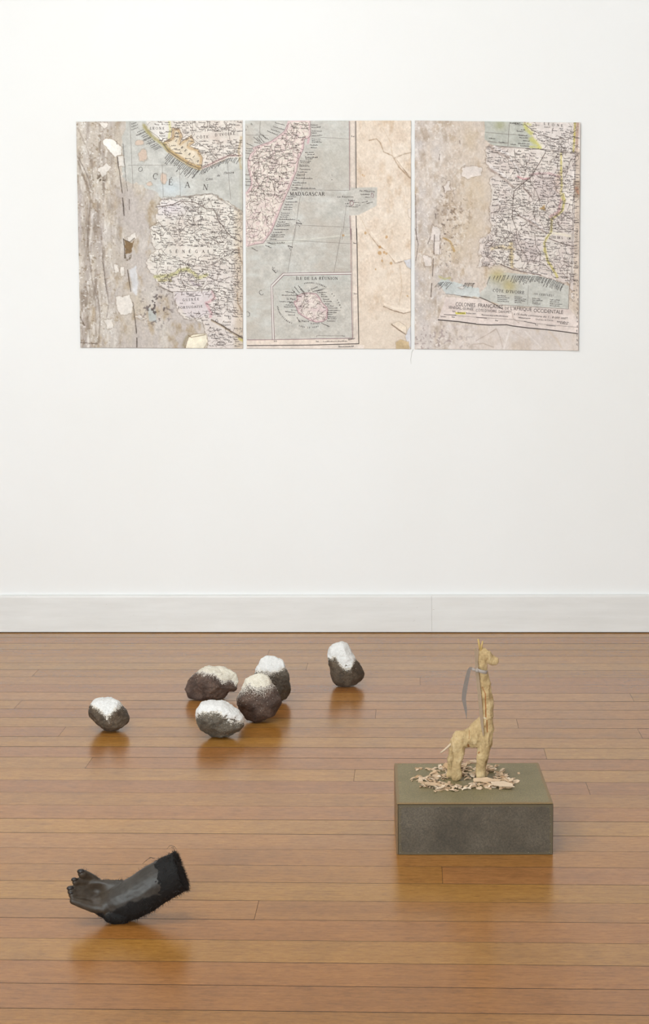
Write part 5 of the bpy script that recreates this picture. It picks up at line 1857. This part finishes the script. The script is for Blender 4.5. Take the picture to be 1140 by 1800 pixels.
for px, py, s_ in ((735, 1352, .017), (733, 1354, .012), (738, 1351, .012)):
    p = floor_at(px, py, PH)
    put_chip(CHIPS[2], p.x, p.y, PH + .002, s_, (0, .1, px), 'wood chip fallen apart from the litter, near the plinth\'s back corner', 'stray wood chips')
for px, py in ((739, 1344), (760, 1345), (719, 1359), (703, 1376), (912, 1358)):
    p = floor_at(px, py, PH)
    put_chip(CHIPS[0], p.x, p.y, PH + .001, .004, (0, 0, px), 'tiny crumb of wood alone on the green plinth top', 'wood crumbs on the plinth')


# ------------------------------------------------------------------ the dark leathery forearm and hand
def mat_hide():
    k = NT('dark_dried_hide')
    c = k.obj()
    at = k.n('ShaderNodeAttribute', attribute_name='fur')
    n1 = k.noise(c, 28, 5, .65)
    n2 = k.noise(c, 170, 5, .7)
    lea = k.ramp(n1, [(.3, rgba(46, 40, 34)), (.5, rgba(58, 53, 48)), (.7, rgba(70, 66, 61))])
    lea = k.mix(1.0, lea, k.ramp(n2, [(.3, (.82, .8, .78, 1)), (.5, (1, 1, 1, 1)), (.75, (1.1, 1.09, 1.07, 1))]), 'MULTIPLY')
    fur = k.ramp(n2, [(.3, rgba(8, 6, 5)), (.7, rgba(19, 15, 13))])
    w = k.math('ADD', at.outputs['Fac'], k.math('MULTIPLY', k.math('SUBTRACT', n2, .5), .7))
    m = k.ramp(w, [(.35, (0, 0, 0, 1)), (.65, (1, 1, 1, 1))])
    s = k.n('ShaderNodeSeparateColor')
    k.l(m, s.inputs[0])
    pm = k.n('ShaderNodeAttribute', attribute_name='palm')
    lea = k.mix(pm.outputs['Fac'], lea, k.mix(1.0, lea, (1.02, .86, .70, 1), 'MULTIPLY'))
    k.base(k.mix(s.outputs[0], lea, fur))
    k.p.inputs['Specular IOR Level'].default_value = .32
    rr = k.n('ShaderNodeMapRange')
    rr.inputs['To Min'].default_value = .46
    rr.inputs['To Max'].default_value = .75
    k.l(s.outputs[0], rr.inputs[0])
    k.rough(rr.outputs[0])
    k.bump(k.math('ADD', n2, k.math('MULTIPLY', k.noise(c, 60, 4, .6), .6)), .22, .0012)
    return k.m


M_HIDE = mat_hide()
M_HAIR = mat_plain('dark_brown_hair', rgba(24, 17, 14), .6)
M_CLAW = mat_plain('dark_horn_nail', rgba(34, 27, 24), .45)
hp = floor_at(205, 1620)
HK = px_scale(hp) / 4.071
hand = empty('leathery_hand', (hp.x, hp.y, 0), YAW)
tag(hand, 'dark leathery hand and forearm with a hairy cut end, lying on the boards', 'hand')


def Hh_(x, y, d=0.0):
    """detail pixel -> hand frame; d = depth away from the viewer in detail pixels"""
    return Vector(((x - 470) * HK, d * HK, (632 - y) * HK / .94 - d * HK * .36))


def HC(*pts):
    return [tuple(Hh_(x, y, d)) + (r * HK,) for x, y, d, r in pts]


blobs = chain(HC((945, 262, 40, 140), (860, 300, 40, 148), (760, 358, 30, 150), (660, 420, 20, 150), (560, 470, 10, 146), (480, 492, 5, 130), (410, 490, 0, 100)), .72, None, .1)
blobs += chain(HC((520, 575, -30, 56), (470, 582, -42, 52), (430, 578, -48, 50)), .9)
blobs += chain(HC((480, 440, 20, 122), (400, 432, 20, 116), (330, 425, 15, 108), (285, 415, 10, 88)), .42, None, .1)
blobs += chain(HC((330, 500, -30, 60), (400, 520, -35, 78)), .6)
# digits: four fingers and the thumb, unequal, bent at their joints
FING = [[(330, 345, 40, 38), (285, 312, 34, 37), (248, 290, 10, 35), (235, 284, -14, 32)],
        [(310, 375, 26, 38), (255, 350, 14, 36), (205, 338, -10, 31), (188, 340, -28, 26)],
        [(310, 415, 8, 42), (240, 396, -2, 40), (180, 392, -22, 35), (160, 400, -42, 30)],
        [(320, 450, -8, 40), (250, 428, -14, 37), (185, 425, -32, 32), (165, 430, -48, 26)],
        [(390, 525, -45, 50), (310, 515, -52, 40), (225, 488, -60, 33), (172, 472, -66, 25)]]
for fg in FING:
    blobs += chain(HC(*fg), .8, None, .3)
hme = fuse(blobs, .0017, 7)
P = coords(hme)
XX = P[:, 0] / HK + 470
YY = 632 - (P[:, 2] + P[:, 1] * .36) / HK * .94
# hollow of the palm
hol = np.exp(-((XX - 330) / 75) ** 2 - ((YY - 415) / 60) ** 2) * (P[:, 1] < 0.02)
P[:, 1] += hol * 42 * HK
# cut end: oblique plane
nrm_ = np.array((Hh_(965, 390) - Hh_(868, 125)))
nrm_ = np.array((nrm_[2], 0, -nrm_[0])) * 1.0
nrm_ /= np.linalg.norm(nrm_)
if nrm_[0] < 0:
    nrm_ = -nrm_
o_ = np.array(Hh_(868, 125))
h_ = (P - o_) @ nrm_
jag = n3(P, 120, 4) * .004
P -= np.clip(h_ + jag, 0, None)[:, None] * nrm_
set_coords(hme, P)
N = normals(hme)
P += N * (n3(P, 26, 7) * .0016 + n3(P, 110, 8) * .0004)[:, None]
P[:, 2] -= P[:, 2].min()
P[:, 2] = np.where(P[:, 2] < .003, P[:, 2] * .4, P[:, 2])
set_coords(hme, P)
curve = np.interp(XX, [150, 300, 380, 450, 560, 680, 760], [500, 545, 540, 510, 465, 430, 405])
under = np.clip((YY - curve) / 60 + n3(P, 60, 21) * .5, 0, 1)  # dark underside: fur, plus some of its shade painted into the mask
cuff = np.clip((XX - (745 + (YY - 230) * .16)) / 22 + n3(P, 70, 2) * 1.5 + n3(P, 200, 6) * 1.0, 0, 1)
fur = np.maximum.reduce([under, cuff, (N[:, 1] > .35) * 1.0, np.clip((.012 - P[:, 2]) / .006, 0, 1)])
float_attr(hme, 'fur', fur)
float_attr(hme, 'palm', np.clip((470 - XX) / 90, 0, 1))
link('hide', hme, M_HIDE, hand)
# nails
for fg in FING[:4]:
    x, y, d, r = fg[-1]
    bm = bmesh.new()
    bmesh.ops.create_uvsphere(bm, u_segments=10, v_segments=6, radius=1, matrix=Matrix.Translation(Hh_(x - 8, y - 4, d - 4) + Vector((0, 0, 0))) @ Matrix.Diagonal((r * HK * .9, r * HK * .7, r * HK * .55, 1)))
    link('nail', mesh_from_bm('nail', bm, True), M_CLAW, hand)
# hair
zmin_shift = 0
hv, hf = [], []
hr = random.Random(9)
N = normals(hme)
P = coords(hme)
rimd = np.abs((P - o_) @ nrm_)
cand = np.where(fur > .5)[0]
wts = 1 + 6 * (rimd[cand] < .006) + 1.5 * (P[cand, 1] > 0)
cum = np.cumsum(wts)


def add_hair(p, d, ln, r0, curl):
    p = Vector(p)
    d = Vector(d).normalized()
    base = len(hv)
    seg = 4
    u = d.orthogonal().normalized()
    for i in range(seg + 1):
        rr = r0 * (1 - i / seg) + .00005
        v = d.cross(u).normalized()
        for j in range(3):
            a = j * 2.094
            hv.append(tuple(p + (u * math.cos(a) + v * math.sin(a)) * rr))
        d = (d + curl * .35).normalized()
        p = p + d * (ln / seg)
        if p.z < .001:
            p.z = .001
    for i in range(seg):
        for j in range(3):
            a, b = base + i * 3 + j, base + i * 3 + (j + 1) % 3
            hf.append((a, b, b + 3, a + 3))


for _ in range(5200):
    i = cand[min(int(np.searchsorted(cum, hr.uniform(0, cum[-1]))), len(cand) - 1)]
    n = Vector(N[i])
    onrim = rimd[i] < .006
    axis = Vector(nrm_)
    d = n * .5 + axis * (.9 if onrim else -.15) + Vector((hr.gauss(0, .45), hr.gauss(0, .45), hr.gauss(0, .3) - .1))
    add_hair(P[i], d, hr.uniform(.004, .012), .0004, Vector((hr.gauss(0, .8), hr.gauss(0, .5), hr.gauss(-.3, .5))))
# a few long stray hairs on the upper edge
for a, b in (((755, 195), (665, 232)), ((745, 200), (690, 215)), ((880, 128), (912, 140)), ((870, 122), (905, 160)), ((840, 130), (900, 120))):
    p0, p1 = Hh_(a[0], a[1], 0), Hh_(b[0], b[1], -5)
    mid = (p0 + p1) / 2 + Vector((0, 0, .006))
    pts = [p0, p0.lerp(mid, .6) + Vector((0, 0, .002)), mid, mid.lerp(p1, .6) + Vector((0, 0, .001)), p1]
    base = len(hv)
    for q, p in enumerate(pts):
        for j in range(3):
            an = j * 2.094
            hv.append((p.x, p.y + .0005 * math.cos(an), p.z + .0005 * math.sin(an)))
    for q in range(4):
        for j in range(3):
            a_, b_ = base + q * 3 + j, base + q * 3 + (j + 1) % 3
            hf.append((a_, b_, b_ + 3, a_ + 3))
hm = bpy.data.meshes.new('hair')
hm.from_pydata(hv, [], hf)
ho = link('hair', hm, M_HAIR, hand)
ho['kind'] = 'stuff'
